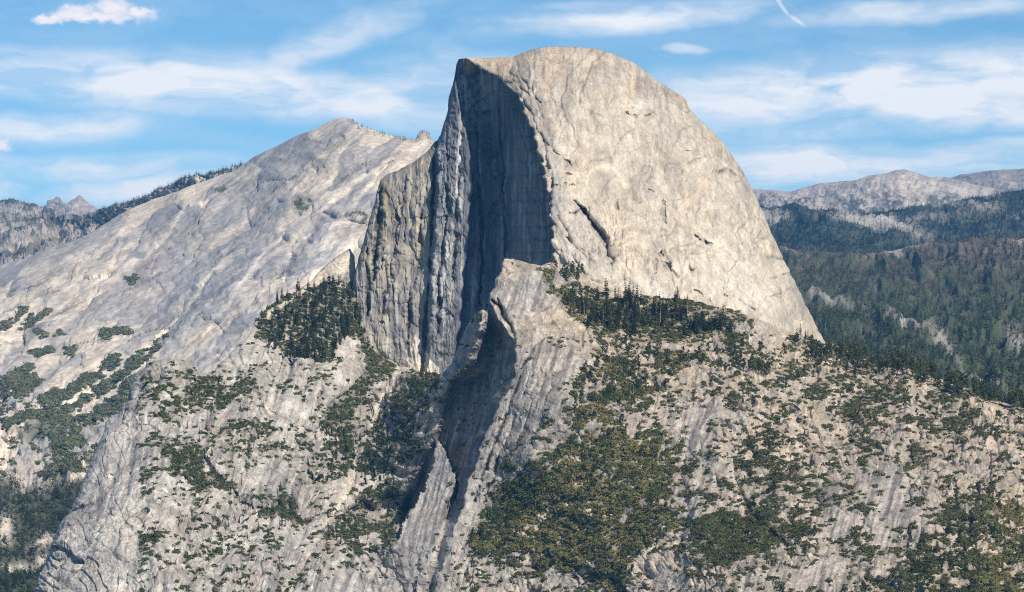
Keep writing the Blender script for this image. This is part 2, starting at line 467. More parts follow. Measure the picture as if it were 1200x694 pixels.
    amt = isd * (rough * (1.5 + 1.6 * low) + slab * (1.6 + 1.8 * low) + slab2 * 3.0 + fine * 1.1 + c1 * (1.6 + 2.0 * low) + c2 * (.5 + .6 * low) - j1 * .8 * low + jf * 1.3 + jg * .7 - jl * jon * 1.0) \
        + isf * (flute * 1.3 + flute2 * 2.6 + rough * 1.3 + fine * 0.8 + c2 * 1.5) + litf * (flute * .7 + rough * 1.3 + fine * 1.0 + c3 * .9 + c2 * 1.1 - j2 * .8 + c1 * 1.6)
    amt = amt * (0.35 + 0.65 * sstep(0, 14, dist))
    P = displace(P, amt)
    # ---- colours
    C = np.zeros(U.shape + (3,), F32) + np.array((.49, .437, .36), F32)
    n1 = fbm(X / 70, Z / 60, octv=5, gain=0.6, seed=21); n2 = fbm_s(X / 6, Z / 60, 4, 0.6, False, 23); n3 = fbm(X / 14, Z / 18, octv=4, gain=0.65, seed=25)
    n4 = fbm_s((X + 0.25 * Z) / 9, Z / 40, 3, 0.6, True, 27)
    C = mix(C, (.43, .395, .345), sstep(-.15, .4, n1 + .5 * n3) * .8)
    C = mix(C, (.60, .52, .41), sstep(.1, .6, n3 - .3 * n1) * .6)
    C = mix(C, (.30, .28, .255), sstep(.12, .6, n2 + .35 * n1) * .62 * (0.6 + 0.4 * low))
    C = mix(C, (.26, .24, .22), sstep(.2, .6, fbm_s((X - .1 * Z) / 16, Z / 150, 4, .6, False, 36)) * .5 * sstep(60, 120, V))
    C = mix(C, (.28, .25, .215), sstep(.1, .6, n4 + .3 * n1) * .5)
    C = mix(C, (.62, .55, .44), sstep(.2, .6, -n2 - .3 * n1) * .45)
    C = mix(C, (.25, .235, .215), np.clip(j1 * .7 * (.3 + .7 * low) + j2 * .25, 0, 1) * .45 * sstep(-.1, .4, n3 + .2))
    C = mix(C, (.17, .155, .14), np.clip(jl * jon * .75 + jm * jom * .5, 0, 1))
    C = mix(C, (.46, .36, .25), sstep(.2, .55, fbm(X / 34, Z / 50, octv=4, gain=.6, seed=185)) * .5)
    C = C * (1.10 + .06 * r1 + .06 * r2)[..., None] * np.array((1.02, 1.0, .97), F32)
    for cu, cv, ru, rv, an, col, a in [(710, 220, 17, 24, 0, (.33, .29, .24), .75), (752, 124, 16, 6, -8, (.64, .60, .53), .9), (705, 163, 20, 9, 20, (.60, .53, .43), .6),
                                       (745, 262, 6, 40, 18, (.60, .52, .41), .7), (722, 225, 4, 34, 0, (.58, .51, .41), .5), (880, 330, 30, 46, -28, (.64, .59, .50), .75), (840, 320, 30, 34, 0, (.60, .54, .45), .5),
                                       (730, 188, 12, 40, 22, (.58, .52, .44), .5), (790, 160, 26, 20, 20, (.37, .35, .32), .45), (770, 300, 16, 40, 0, (.36, .335, .30), .45), (700, 320, 30, 12, 20, (.56, .52, .46), .5),
                                       (760, 345, 34, 16, 6, (.62, .58, .51), .6), (575, 70, 40, 6, 3, (.58, .46, .33), .8), (640, 75, 36, 10, -12, (.55, .47, .37), .4), (652, 235, 8, 60, -3, (.36, .355, .34), .6),
                                       (683, 270, 14, 40, -20, (.40, .385, .36), .5), (760, 225, 9, 18, 14, (.30, .275, .24), .5), (826, 186, 16, 7, 10, (.56, .52, .46), .5), (800, 122, 10, 4, 40, (.56, .42, .28), .7),
                                       (775, 240, 10, 26, 20, (.52, .47, .40), .4), (800, 365, 24, 8, 8, (.50, .47, .42), .5), (668, 300, 14, 22, -20, (.58, .53, .45), .6)]:
        C = mix(C, col, blob(Uw, Vw, cu, cv, ru, rv, an) * a * 1.25 * (0.75 + 0.5 * n3))
    arc = line_w(Uw, Vw, [(686, 222), (690, 206), (702, 196), (716, 198), (727, 208), (731, 220)], 3.0)
    C = mix(C, (.66, .58, .46), arc * .8)
    C = mix(C, (.16, .15, .14), np.clip(dark, 0, 1) * .75)
    C = mix(C, (.20, .18, .16), sstep(.48, .62, fbm(X / 5, Z / 4, octv=3, seed=29)) * .4)
    # the face: grey and blue-grey with pale and black water streaks; recess shade painted in
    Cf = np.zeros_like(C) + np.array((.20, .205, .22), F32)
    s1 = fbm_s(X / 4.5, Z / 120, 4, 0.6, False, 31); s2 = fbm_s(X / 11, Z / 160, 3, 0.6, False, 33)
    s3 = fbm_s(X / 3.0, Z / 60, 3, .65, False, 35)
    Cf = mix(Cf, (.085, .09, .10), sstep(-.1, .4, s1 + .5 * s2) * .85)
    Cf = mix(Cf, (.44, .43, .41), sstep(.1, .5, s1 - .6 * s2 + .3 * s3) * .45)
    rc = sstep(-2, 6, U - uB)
    Cf = mix(Cf, (.055, .06, .072), rc * sstep(606, 596, U + 6 * s2) * (.55 + .35 * s2))  # shade of the recess darkened into the rock colour
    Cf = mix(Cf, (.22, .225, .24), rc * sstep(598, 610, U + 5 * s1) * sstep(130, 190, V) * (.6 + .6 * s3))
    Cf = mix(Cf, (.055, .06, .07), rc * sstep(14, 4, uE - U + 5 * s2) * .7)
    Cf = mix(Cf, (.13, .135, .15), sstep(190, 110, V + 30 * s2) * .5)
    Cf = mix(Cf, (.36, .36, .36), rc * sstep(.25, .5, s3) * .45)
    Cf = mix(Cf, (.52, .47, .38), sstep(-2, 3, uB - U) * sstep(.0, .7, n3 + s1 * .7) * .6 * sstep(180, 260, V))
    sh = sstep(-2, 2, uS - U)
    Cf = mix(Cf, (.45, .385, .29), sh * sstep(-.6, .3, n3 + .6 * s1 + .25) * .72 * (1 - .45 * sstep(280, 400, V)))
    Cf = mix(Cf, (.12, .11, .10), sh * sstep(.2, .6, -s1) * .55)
    Cf = mix(Cf, (.56, .42, .20), blob(U, V, 450, 235, 4, 34, 0) * .8)
    Cf = mix(Cf, (.60, .49, .36), blob(U, V, 484, 292, 12, 8, 0) * .7)
    Cf = mix(Cf, (.56, .53, .50), line_w(Ul, Vl, [(544, 90), (543, 110), (540, 150), (536, 200), (532, 232)], 2.6, False) * .85)
    Cf = mix(Cf, (.56, .54, .52), line_w(Ul, Vl, [(527, 262), (524, 300), (519, 345), (520, 400)], 1.6) * .8)
    Cf = mix(Cf, (.30, .30, .31), blob(Uw, Vw, 562, 112, 20, 18, 0) * .8 + blob(Uw, Vw, 566, 140, 8, 14, 0) * .6)
    Cf = mix(Cf, (.10, .105, .12), blob(U, V, 586, 200, 9, 150, 3) * .55)
    Cf = mix(Cf, (.07, .07, .075), np.clip(fc, 0, 1) * .8)
    Cf = mix(Cf, (.57, .51, .43), sstep(395, 430, V + 12 * n3) * sh * .5)
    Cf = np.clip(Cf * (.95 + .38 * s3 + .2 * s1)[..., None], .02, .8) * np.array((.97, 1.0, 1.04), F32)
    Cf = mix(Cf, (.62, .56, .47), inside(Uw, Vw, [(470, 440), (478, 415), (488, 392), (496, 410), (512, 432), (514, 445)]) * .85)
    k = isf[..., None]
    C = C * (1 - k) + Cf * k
    C = C * (1 + 0.16 * fine[..., None])
    return U, V, P, C
HD_U, HD_V, HD_P, HD_C = hd_build()
sheet_object('granite_dome', HD_P, HD_C, M_DOME, back=(25, 80, 200, 420), drop=(10, 50, 190, 520))

# ------------------------------------------------------------------ the near slopes, one continuous ground
FG_TOP = [(18, 760), (30, 715), (40, 690), (52, 660), (60, 640), (72, 612), (84, 598), (92, 578), (100, 556), (112, 528), (124, 505), (138, 488), (150, 470), (153, 455), (158, 446), (168, 432),
          (182, 423), (205, 420), (222, 425), (234, 436), (246, 440), (262, 424), (280, 405), (292, 392), (300, 374), (312, 360), (330, 350), (345, 344), (362, 330), (380, 312), (396, 300),
          (410, 290), (416, 300), (419, 330), (421, 360), (426, 385), (434, 400), (446, 412), (460, 428), (480, 432), (500, 438), (514, 440), (522, 436), (530, 426), (538, 404), (545, 388), (551, 376),
          (557, 368), (566, 363), (571, 366), (572.5, 345), (576, 341), (579, 337), (580, 327), (584, 323), (587, 318), (588, 308), (590, 303), (596, 302), (608, 305), (620, 309), (634, 312),
          (645, 308), (660, 311), (672, 313), (690, 322), (704, 332), (720, 337), (735, 340), (750, 346), (765, 350), (780, 350), (800, 352), (820, 358), (850, 362), (880, 372), (910, 383), (935, 392), (958, 402), (975, 404), (990, 408),
          (1010, 414), (1035, 424), (1060, 432), (1090, 440), (1110, 446), (1130, 453), (1150, 460), (1175, 470), (1200, 478), (1225, 486), (1290, 506), (1350, 520), (1420, 545), (1500, 580)]
FG_EDGE = [(295, 577), (340, 572), (355, 574), (366, 580), (385, 592), (405, 604), (420, 606), (440, 603), (470, 588), (500, 573), (530, 562), (560, 551), (600, 540), (640, 527), (694, 505), (770, 480)]
FG_BL = [(295, 566), (340, 570), (366, 573), (385, 570), (405, 563), (425, 556), (437, 545), (446, 532), (470, 523), (500, 519), (512, 513), (540, 500), (570, 489), (598, 474), (770, 474)]
FG_RIB = [(295, 560), (366, 552), (390, 543), (410, 535), (430, 529), (450, 519), (480, 507), (520, 492), (560, 480), (600, 466), (640, 450)]
def hdD(u, v): return float(hd_depth(np.array([float(u)]), np.array([float(v)]))[0])
_R = tps([(595, 305, 3800), (575, 345, 3765), (608, 330, 3780), (640, 314, 3905), (660, 316, 3925), (700, 345, 3915), (760, 355, 3895), (800, 362, 3880), (850, 375, 3885), (900, 395, 3900), (960, 402, 3960),
          (1010, 416, 3930), (1100, 442, 3790), (1200, 478, 3640), (1225, 486, 3600), (1350, 520, 3480), (1500, 580, 3330), (1350, 620, 3120), (1350, 760, 2820), (1500, 760, 2800), (760, 395, 3800), (860, 408, 3790), (700, 450, 3620), (650, 450, 3600), (610, 440, 3640), (600, 390, 3730), (640, 380, 3760), (800, 430, 3720), (900, 450, 3690),
          (1000, 500, 3560), (1100, 550, 3380), (1200, 600, 3230), (640, 550, 3550), (575, 580, 3600), (600, 640, 3530), (700, 600, 3480), (800, 600, 3390), (640, 500, 3590), (700, 520, 3560), (900, 640, 3220), (1000, 760, 2900), (1000, 694, 3080), (1200, 760, 2850),
          (1150, 694, 3020), (800, 694, 3190), (650, 694, 3440), (520, 694, 3500), (545, 610, 3575), (530, 760, 3430), (800, 760, 3020), (1000, 450, 3740)])
hdbase = [(421, 360), (434, 400), (446, 412), (460, 428), (480, 432), (500, 438), (514, 440)]
_L = tps([(u, v, hdD(u, v) - 14) for u, v in hdbase] +
         [(410, 292, 4620), (380, 312, 4600), (345, 346, 4480), (312, 362, 4400), (300, 376, 4350), (360, 390, 4280), (340, 430, 4180), (400, 420, 4260), (290, 400, 4280), (262, 428, 4180), (205, 424, 3990), (170, 435, 3980), (155, 452, 3960), (140, 490, 3880),
          (112, 530, 3800), (92, 580, 3700), (60, 640, 3600), (40, 690, 3520), (18, 760, 3400), (200, 480, 3850), (300, 500, 3930), (250, 560, 3700), (180, 600, 3560), (120, 640, 3520), (350, 560, 3860), (330, 640, 3600), (400, 620, 3700),
          (440, 560, 3920), (450, 500, 4040), (500, 470, 3990), (480, 540, 3860), (475, 600, 3850), (450, 640, 3740), (500, 650, 3730), (500, 694, 3640), (450, 694, 3620), (350, 694, 3440), (250, 694, 3380), (150, 694, 3380), (300, 760, 3280), (450, 760, 3330), (380, 480, 4080)])
_fv = np.arange(290, 775, 2.0); _fd = _R(pl(_fv, FG_EDGE), _fv)
def fg_edge_u(v): v = np.asarray(v, float); return pl(v, FG_EDGE) + 1.2 * np.sin(v * .13) + .8 * np.sin(v * .33 + 1) + .4 * np.sin(v * .7)
def fg_edge_d(v): return np.interp(v, _fv, _fd)
fg_lim = light_limit(fg_edge_u, fg_edge_d, 300, 420, 620, 300, 700)

PILLAR = [(513, 510), (521, 526), (529, 545), (536, 566), (536, 610), (530, 670), (460, 670), (470, 615), (476, 602), (488, 588), (499, 560), (506, 535)]
def fg_depth(U, V):
    R = _R(U, V); L = _L(U, V)
    uE = fg_edge_u(V); dE = fg_edge_d(V); bL = pl(V, FG_BL); 
    lim = fg_lim(U, V); limB = fg_lim(bL, V)
    e = np.clip(uE - U, 0, None); eB = np.maximum(uE - bL, 2); q = np.clip(e / eB, 0, 1)
    wall = dE + (limB - dE) * q + 55 * np.sin(np.pi * q) ** 0.8 * sstep(355, 400, V)
    wall = np.maximum(wall, dE * (1 - sstep(0, .3, q)) + (lim + 12) * sstep(0, .3, q) - 12 * q)
    off = bL - U
    rib = limB - 26 * np.tanh(off / 5) + 0.9 * off
    g = sstep(8, 75, off)
    rib = rib * (1 - g) + L * g
    mid = np.where(off < 0, wall, rib)
    # lit pillar that stands out of the shaded wall
    pil = inside(U + 5 * fbm(U / 8, V / 12, octv=4, gain=.6, seed=180), V + 9 * fbm(U / 7, V / 30, octv=3, seed=186) - 8, PILLAR)
    mid = np.where(pil, np.minimum(mid, dE + 75 + .8 * np.clip(uE - 16 - U, 0, None) + 110 * np.exp(-np.clip(V - 508, 0, None) / 10.0)), mid)
    wv = 1 - sstep(592, 640, V)
    base = dE + np.clip(L - dE, -40, 1.3 * e)
    D = base * (1 - wv) + mid * wv
    far = sstep(90, 130, off)
    D = D * (1 - far) + L * far
    D = np.where(U > uE, R, D)
    return D

# plant zones: name -> polygon in photo pixels
Z_LEDGE = [(300, 372), (325, 350), (350, 340), (380, 326), (405, 322), (418, 345), (424, 372), (416, 392), (400, 402), (388, 425), (374, 432), (350, 428), (322, 412), (298, 398)]
Z_STRIP = [(398, 362), (424, 378), (440, 398), (462, 418), (464, 432), (448, 448), (436, 462), (420, 478), (404, 492), (372, 500), (392, 470), (420, 442), (436, 418), (425, 400), (405, 396)]
Z_GULLY = [(372, 500), (400, 480), (410, 495), (412, 520), (418, 548), (392, 566), (366, 562), (352, 545), (366, 520)]
Z_BASIN = [(455, 458), (468, 444), (490, 440), (520, 442), (517, 462), (506, 482), (498, 510), (482, 540), (466, 552), (440, 566), (420, 568), (418, 530), (428, 500), (442, 480)]
Z_MIDL = [(310, 588), (335, 578), (352, 590), (362, 604), (345, 614), (318, 610), (304, 600)]
Z_LOWB = [(390, 612), (400, 585), (430, 578), (460, 560), (475, 600), (466, 634), (448, 644), (425, 650), (400, 652), (380, 640)]
Z_BRUSH = [(618, 590), (640, 560), (655, 540), (672, 520), (676, 495), (700, 486), (728, 492), (742, 515), (770, 520), (786, 530), (782, 560), (790, 600), (798, 620), (770, 640), (745, 640), (740, 670), (728, 700), (690, 680), (650, 664), (610, 650), (560, 645), (548, 640), (575, 615)]
Z_GROVE = [(545, 640), (560, 618), (570, 590), (575, 575), (598, 566), (620, 560), (632, 545), (645, 548), (640, 575), (618, 592), (600, 612), (575, 628), (560, 645)]
Z_UPPER = [(675, 400), (720, 398), (790, 404), (840, 412), (860, 425), (850, 440), (790, 440), (770, 465), (735, 480), (700, 486), (672, 505), (662, 480), (672, 450), (690, 430), (700, 412)]
Z_CENTR = [(690, 430), (730, 425), (755, 440), (745, 465), (720, 480), (700, 478), (716, 450)]
Z_SADDL = [(640, 318), (672, 330), (700, 345), (740, 345), (790, 355), (830, 365), (858, 378), (868, 400), (855, 402), (810, 396), (760, 402), (700, 400), (678, 380), (650, 350)]
Z_SFOR = [(676, 352), (694, 338), (712, 345), (728, 352), (760, 360), (800, 368), (846, 378), (858, 392), (800, 394), (758, 396), (715, 398), (688, 388), (680, 370)]
Z_BOARD = [(600, 306), (625, 311), (655, 322), (688, 345), (692, 385), (668, 380), (652, 358), (632, 330)]
Z_TALUS = [(790, 352), (840, 360), (880, 372), (930, 392), (960, 404), (1000, 412), (1010, 425), (960, 430), (880, 420), (860, 400), (840, 375)]
Z_RIDGE = [(850, 405), (900, 415), (960, 405), (1060, 432), (1200, 478), (1290, 506), (1420, 545), (1420, 590), (1290, 540), (1200, 520), (1100, 500), (1000, 470), (900, 450), (850, 440)]
Z_RIGHT = [(970, 470), (1010, 455), (1060, 465), (1140, 480), (1225, 500), (1225, 530), (1150, 520), (1090, 500), (1040, 495), (1010, 505), (975, 495)]
Z_LOWR = [(1060, 700), (1070, 650), (1100, 620), (1130, 590), (1160, 580), (1180, 600), (1225, 590), (1225, 770), (1060, 770)]
Z_MIDR = [(870, 490), (905, 480), (925, 520), (915, 560), (940, 580), (960, 600), (955, 640), (920, 625), (880, 600), (860, 570), (850, 540), (868, 520)]
Z_PATCH = [(820, 620), (850, 600), (900, 605), (925, 625), (920, 642), (890, 655), (850, 672), (828, 662), (826, 640)]
Z_SPUR1 = [(212, 455), (240, 446), (300, 450), (312, 470), (280, 466), (240, 470), (215, 478)]
Z_SPUR2 = [(240, 506), (262, 488), (300, 492), (330, 498), (300, 508), (262, 512)]
Z_SPUR3 = [(152, 530), (180, 532), (205, 528), (235, 530), (250, 545), (278, 575), (250, 566), (220, 562), (200, 552), (178, 540)]
Z_SPUR4 = [(185, 470), (200, 455), (206, 480), (198, 498), (190, 490)]

SLABS = [(385, 318, 46, 14, -38), (336, 478, 34, 20, 8), (312, 560, 42, 20, -12), (345, 632, 16, 30, 40), (1044, 590, 26, 60, 12), (960, 675, 60, 20, -8), (818, 515, 18, 34, 8), (840, 484, 40, 10, 0), (640, 470, 30, 50, 22), (410, 690, 60, 20, 0), (655, 422, 38, 16, 15), (612, 350, 16, 22, 30), (500, 590, 30, 90, 15), (125, 570, 34, 110, 20), (985, 615, 24, 34, 10)]
SHRUB_ZONES = [(Z_BRUSH, 1.0, -.22), (Z_GROVE, .8, -.4), (Z_UPPER, .9, -.02), (Z_CENTR, .95, -.5), (Z_STRIP, 1.0, -.8), (Z_GULLY, .9, -.02), (Z_BASIN, .9, -.08), (Z_LEDGE, .8, -.5), (Z_SFOR, .8, -.5), (Z_SADDL, .85, -.1), (Z_BOARD, .75, .0),
               (Z_TALUS, .7, .0), (Z_RIDGE, .8, .12), (Z_RIGHT, .9, .0), (Z_LOWR, .92, -.12), (Z_MIDR, .85, .04), (Z_PATCH, 1.0, -.7), (Z_MIDL, .95, -.6), (Z_LOWB, .85, -.15), (Z_SPUR1, .95, -.3), (Z_SPUR2, .9, -.2), (Z_SPUR3, .95, -.4), (Z_SPUR4, .85, -.3)]
BARE = [(336, 478, 30, 18, 8), (312, 560, 38, 18, -12), (345, 632, 12, 26, 40), (1044, 590, 22, 52, 12), (960, 675, 54, 18, -8), (818, 515, 16, 32, 8), (840, 484, 36, 9, 0), (395, 310, 26, 20, -40), (632, 480, 16, 46, 22), (596, 500, 18, 80, 24), (140, 520, 16, 60, 20), (105, 640, 34, 60, 0), (210, 600, 30, 16, 0),
        (410, 690, 60, 18, 0), (655, 422, 36, 14, 15), (612, 350, 14, 20, 30), (500, 590, 28, 80, 15), (785, 407, 40, 4, 2), (985, 615, 20, 26, 10), (765, 668, 22, 20, 0), (900, 418, 30, 5, -5), (480, 430, 13, 10, 0), (468, 445, 6, 14, 35), (455, 463, 5, 15, 35), (443, 482, 4, 14, 30), (433, 500, 4, 12, 30), (419, 525, 4, 26, 4), (404, 575, 5, 26, 25), (400, 440, 10, 26, 35), (415, 410, 5, 10, 20)]
Z_PALE = [(340, 352), (352, 340), (366, 328), (382, 312), (398, 300), (412, 289), (418, 300), (417, 318), (404, 318), (384, 326), (366, 336), (350, 348), (330, 362), (306, 376), (314, 362)]
def fg_shrub(U, V):
    """how thickly brush grows at each place"""
    uw = U + 13 * fbm(U / 60, V / 45, octv=2, seed=220) + 7 * fbm(U / 17, V / 12, octv=3, seed=221)
    vw = V + 11 * fbm(U / 60, V / 45, octv=2, seed=222) + 5 * fbm(U / 17, V / 12, octv=3, seed=223)
    n = fbm(U / 20, V / 11, octv=5, gain=.62, seed=211) + .6 * fbm(U / 7, V / 4, octv=3, gain=.6, seed=212)
    s = np.zeros(U.shape)
    for z, d, c in SHRUB_ZONES: s = np.maximum(s, inside(uw, vw, z) * d * sstep(c - .15, c + .15, n))
    right = U > pl(V, FG_EDGE) + 30
    s = np.maximum(s, .75 * right * sstep(.14, .3, n) * (V > 400)); s = np.maximum(s, .05 * (V > 400) * (U > 165))
    s = np.maximum(s, .62 * (~right) * (U < pl(V, FG_RIB) - 4) * (U > 165) * (V > 430) * sstep(.16, .36, n))
    s = s * np.clip(1 - 1.25 * sum(blob(U, V, *b) for b in BARE), 0, 1) * (1 - inside(U, V, Z_PALE))
    return s

def fg_build():
    U, V, vt = grid_uv(FG_TOP, 755, 0.95, 0.9)
    D = fg_depth(U, V)
    uE = fg_edge_u(V); bL = pl(V, FG_BL); uF = pl(V, FG_RIB)
    top = np.array(FG_TOP, float)
    dist, _ = pdist(U, V, top)
    selR = sstep(950, 1010, U); selL = 1 - sstep(230, 300, U)
    ww = 14 + 10 * selR; RR = 14 + 60 * selR + 50 * selL
    t = np.clip(dist / ww, 0, 1)
    D = D + RR * (1 - np.sqrt(np.clip(1 - (1 - t) ** 2, 0, 1)))
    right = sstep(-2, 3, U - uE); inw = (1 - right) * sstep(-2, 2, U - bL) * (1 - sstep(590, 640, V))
    rib = (1 - right) * (1 - sstep(-2, 2, U - bL)) * sstep(-2, 2, U - uF) * (1 - sstep(640, 690, V))
    left = (1 - right) * (1 - inw) * (1 - rib)
    Uw, Vw = warp(U, V, 7, 34, 42); Ul, Vl = warp(U, V, 2.5, 11, 43)
    X = (U - CU); Z = -V * 1.0
    lines = [([(430, 430), (398, 468), (378, 494), (362, 528), (346, 560), (312, 592), (290, 610)], 6, 16), ([(418, 500), (416, 560), (398, 600), (386, 616)], 4, 10),
             ([(236, 532), (252, 556), (276, 580), (296, 592)], 4, 16), ([(298, 470), (320, 486), (350, 502), (368, 508)], 3, 12),
             ([(205, 598), (222, 608), (234, 612), (226, 600)], 3.0, 14), ([(154, 452), (150, 470), (146, 488)], 3, 12), ([(196, 420), (188, 450), (176, 480)], 4, 8), ([(245, 440), (262, 452), (300, 455)], 4, 10),
             ([(192, 640), (200, 665), (190, 694)], 4, 12), ([(330, 640), (300, 670), (280, 700)], 6, 12), ([(395, 615), (360, 655), (330, 694)], 6, 14), ([(275, 540), (310, 552), (345, 548)], 2, 7),
             ([(536, 566), (530, 590), (515, 640), (496, 694)], 5, 26), ([(460, 640), (440, 665), (432, 694)], 4, 8), ([(130, 560), (128, 600), (118, 640)], 5, 10), ([(175, 575), (190, 582), (205, 576)], 1.8, 10),
             # right massif
             ([(577, 352), (590, 366), (600, 386), (603, 404)], 2.5, 14), ([(582, 350), (586, 362), (592, 376)], 1.5, 8), ([(640, 398), (624, 412), (612, 430)], 3, 12), ([(610, 440), (596, 480), (580, 520), (556, 590)], 2.2, 12),
             ([(622, 440), (606, 486), (588, 530), (566, 590)], 1.6, 9), ([(637, 450), (622, 486), (604, 530)], 1.6, 8), ([(627, 515), (628, 532), (634, 545)], 2, 12), ([(652, 470), (640, 486), (633, 500)], 2, 8),
             ([(690, 500), (700, 540), (705, 580)], 5, 7), ([(860, 560), (880, 600), (900, 620), (920, 636)], 3, 12), ([(820, 505), (822, 530), (838, 556), (840, 570)], 2.4, 9), ([(972, 590), (988, 600), (996, 612)], 2, 10),
             ([(965, 548), (985, 580), (998, 600)], 2, 8), ([(1065, 560), (1068, 600), (1062, 640)], 3, 10), ([(1085, 590), (1080, 630), (1074, 660)], 2.4, 9), ([(1118, 560), (1126, 600), (1130, 640)], 2, 7),
             ([(1000, 512), (1020, 500), (1050, 505)], 3, -8), ([(940, 640), (960, 650), (1010, 660), (1030, 680)], 3, -9), ([(790, 470), (830, 468), (870, 474)], 4, -7), ([(740, 404), (790, 408), (850, 408)], 4, -9),
             ([(700, 486), (672, 505), (655, 530)], 8, 8), ([(800, 560), (806, 600), (800, 640)], 5, 8), ([(860, 480), (880, 530), (900, 570)], 6, 9), ([(930, 480), (950, 540), (960, 590)], 6, 9), ([(1090, 500), (1080, 540), (1064, 560)], 6, 8),
             ([(750, 620), (762, 650), (755, 694)], 4, 9), ([(640, 640), (700, 668), (760, 672)], 3, -7), ([(670, 430), (650, 440), (640, 470)], 3, 7)]
    crack = np.zeros(U.shape, F32)
    for pts, w_, dp in lines:
        lw = line_w(Ul, Vl, pts, w_); D = D + dp * lw
        if w_ <= 3.2 and dp > 0: crack += lw * min(dp / 14, 1)
    for cu, cv, ru, rv, an, h in [(335, 475, 34, 24, 10, -16), (300, 545, 50, 30, -10, -22), (220, 610, 36, 40, 0, -14), (345, 625, 26, 40, 40, -14), (130, 600, 26, 70, 20, -14), (215, 445, 22, 16, 0, -16),
                                  (262, 442, 14, 14, 0, -12), (405, 440, 18, 36, 40, -18), (1035, 590, 34, 60, 15, -16), (960, 670, 50, 24, 0, -16), (850, 500, 36, 24, 0, -12), (615, 345, 18, 22, 30, -12), (660, 420, 36, 16, 10, -12),
                                  (780, 412, 60, 6, 2, -8), (820, 585, 26, 40, 20, -12), (1130, 520, 50, 22, 0, -12), (890, 560, 30, 30, 0, 12), (640, 500, 22, 40, 25, -10), (560, 380, 12, 16, 30, -8), (840, 690, 40, 24, 0, -10)]:
        D = D + h * blob(Uw, Vw, cu, cv, ru, rv, an)
    P = unproject(U, V, D)
    # diagonal grain: slabs lean down to the left on the left, near vertical on the right
    ang = pl(U, [(0, .9), (300, .75), (500, .55), (600, .45), (1000, .25), (1200, .1)])
    gx = U + np.tan(ang) * V; gz = V + 0 * U
    wx = X + 7 * fbm(X / 26, Z / 26, octv=3, seed=151); wz = Z + 7 * fbm(X / 26, Z / 26, octv=3, seed=152)
    big = fbm(X / 110, Z / 80, octv=3, gain=.5, ridged=True, seed=51)
    med = fbm(X / 40, Z / 30, octv=3, gain=.55, seed=52)
    c1, j1, r1 = cells((wx - .5 * wz * np.tan(ang)) / 34, wz / 42, 1); c2, j2, r2 = cells((wx + .6 * wz) / 13, (wz - .3 * wx) / 16, 2); c3, j3, r3 = cells(wx / 6, wz / 5.0, 3)
    gr_f = fbm_s(gx / 7.0, V / 60.0, 4, .55, True, 55)
    e = U - uE
    flu = fbm_s(e / 5.0, V / 110, 4, .6, True, 56); fluw = fbm_s(e / 9.0, V / 90, 4, .6, False, 57)
    zone_e = np.exp(-np.clip(e, 0, None) / 34.0) * right * sstep(400, 440, V)
    terr = fbm(X / 60, Z / 22, octv=3, seed=58); terr = terr * 6; terr = (np.floor(terr) + sstep(.6, 1.0, terr - np.floor(terr))) / 6
    fine = fbm(X / 5, Z / 5, octv=3, gain=.6, seed=59)
    rocky = sstep(-.12, .2, fbm(X / 46, Z / 40, octv=4, gain=.6, seed=153) + .05)
    smooth = np.clip(sum(blob(U, V, *q_) for q_ in SLABS), 0, 1)
    bm_ = (1 - .9 * smooth)
    dg = fbm_s((U + pl(U, [(100, .15), (250, .5), (380, .8), (480, .5), (560, .3)]) * V) / 42, V / 170, 3, .4, False, 190); dg2 = fbm_s((U + .6 * V) / 14, V / 90, 3, .5, True, 191)
    jf, jl = joints(4.5 * fbm(wx / 60, wz / 70, octv=2, seed=192) + .01 * (gx), .9); jon = sstep(-.1, .25, fbm(X / 24, Z / 24, octv=3, seed=193))
    amt = right * (big * 7 + med * (3 + 1.5 * rocky) + bm_ * (.15 + rocky) * (c1 * 5 + c2 * 3.2 - j2 * 1.6 + c3 * 1.2) + terr * 4 * bm_ + gr_f * 1.0) * (1 - .6 * zone_e) + zone_e * (flu * 4 + fluw * 4) \
        + left * (big * 7 + med * 3 + dg * 10 * sstep(120, 260, U) + dg * 3 + dg2 * 1.0 + bm_ * (.25 + .75 * rocky) * (c1 * 6 - j1 * 2 + c2 * 2.2 - j2 * 1.2 + c3 * .9) + terr * 4.5 * bm_ + gr_f * 1.0 + jf * 1.2 * bm_ - jl * 1.0) + (inw + .6 * rib) * (flu * 3 + fluw * 3 + med * 3 + c2 * 2) + rib * (c2 * 4.5 + c3 * 3.5 + gr_f * 2 - j2 * 2) + fine * .8
    amt = amt * (1 - (1 - right) * .62 * np.exp(-(np.clip(bL - U - 6, 0, None) / 26) ** 2) * sstep(345, 380, V) * (1 - sstep(640, 690, V)))
    amt = amt * (.3 + .7 * sstep(0, 12, dist))
    keep = np.maximum(sstep(0, 26, np.abs(e)), 0.25)
    amt = amt * np.where(V < 640, keep, 1)
    P0n = normals(P)
    P = P + P0n * amt[..., None]
    Nn = normals(P)
    # ---- colours
    n1 = fbm(X / 60, Z / 45, octv=5, gain=.6, seed=61); n3 = fbm(X / 12, Z / 10, octv=4, gain=.65, seed=62); n4 = fbm_s((U + np.tan(ang) * V) / 5.0, V / 60, 4, .6, False, 63)
    C = np.zeros(U.shape + (3,), F32) + np.array((.385, .36, .335), F32)
    C = mix(C, (.30, .285, .28), sstep(-.2, .4, n1 + .4 * n3) * .75)
    C = mix(C, (.50, .455, .39), sstep(.0, .5, n3 - .4 * n1) * .65)
    C = mix(C, (.22, .205, .20), sstep(.15, .6, n4 + .4 * n1) * .5)
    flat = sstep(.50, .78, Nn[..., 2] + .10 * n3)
    C = mix(C, (.56, .475, .355), flat * (.45 + .3 * right))
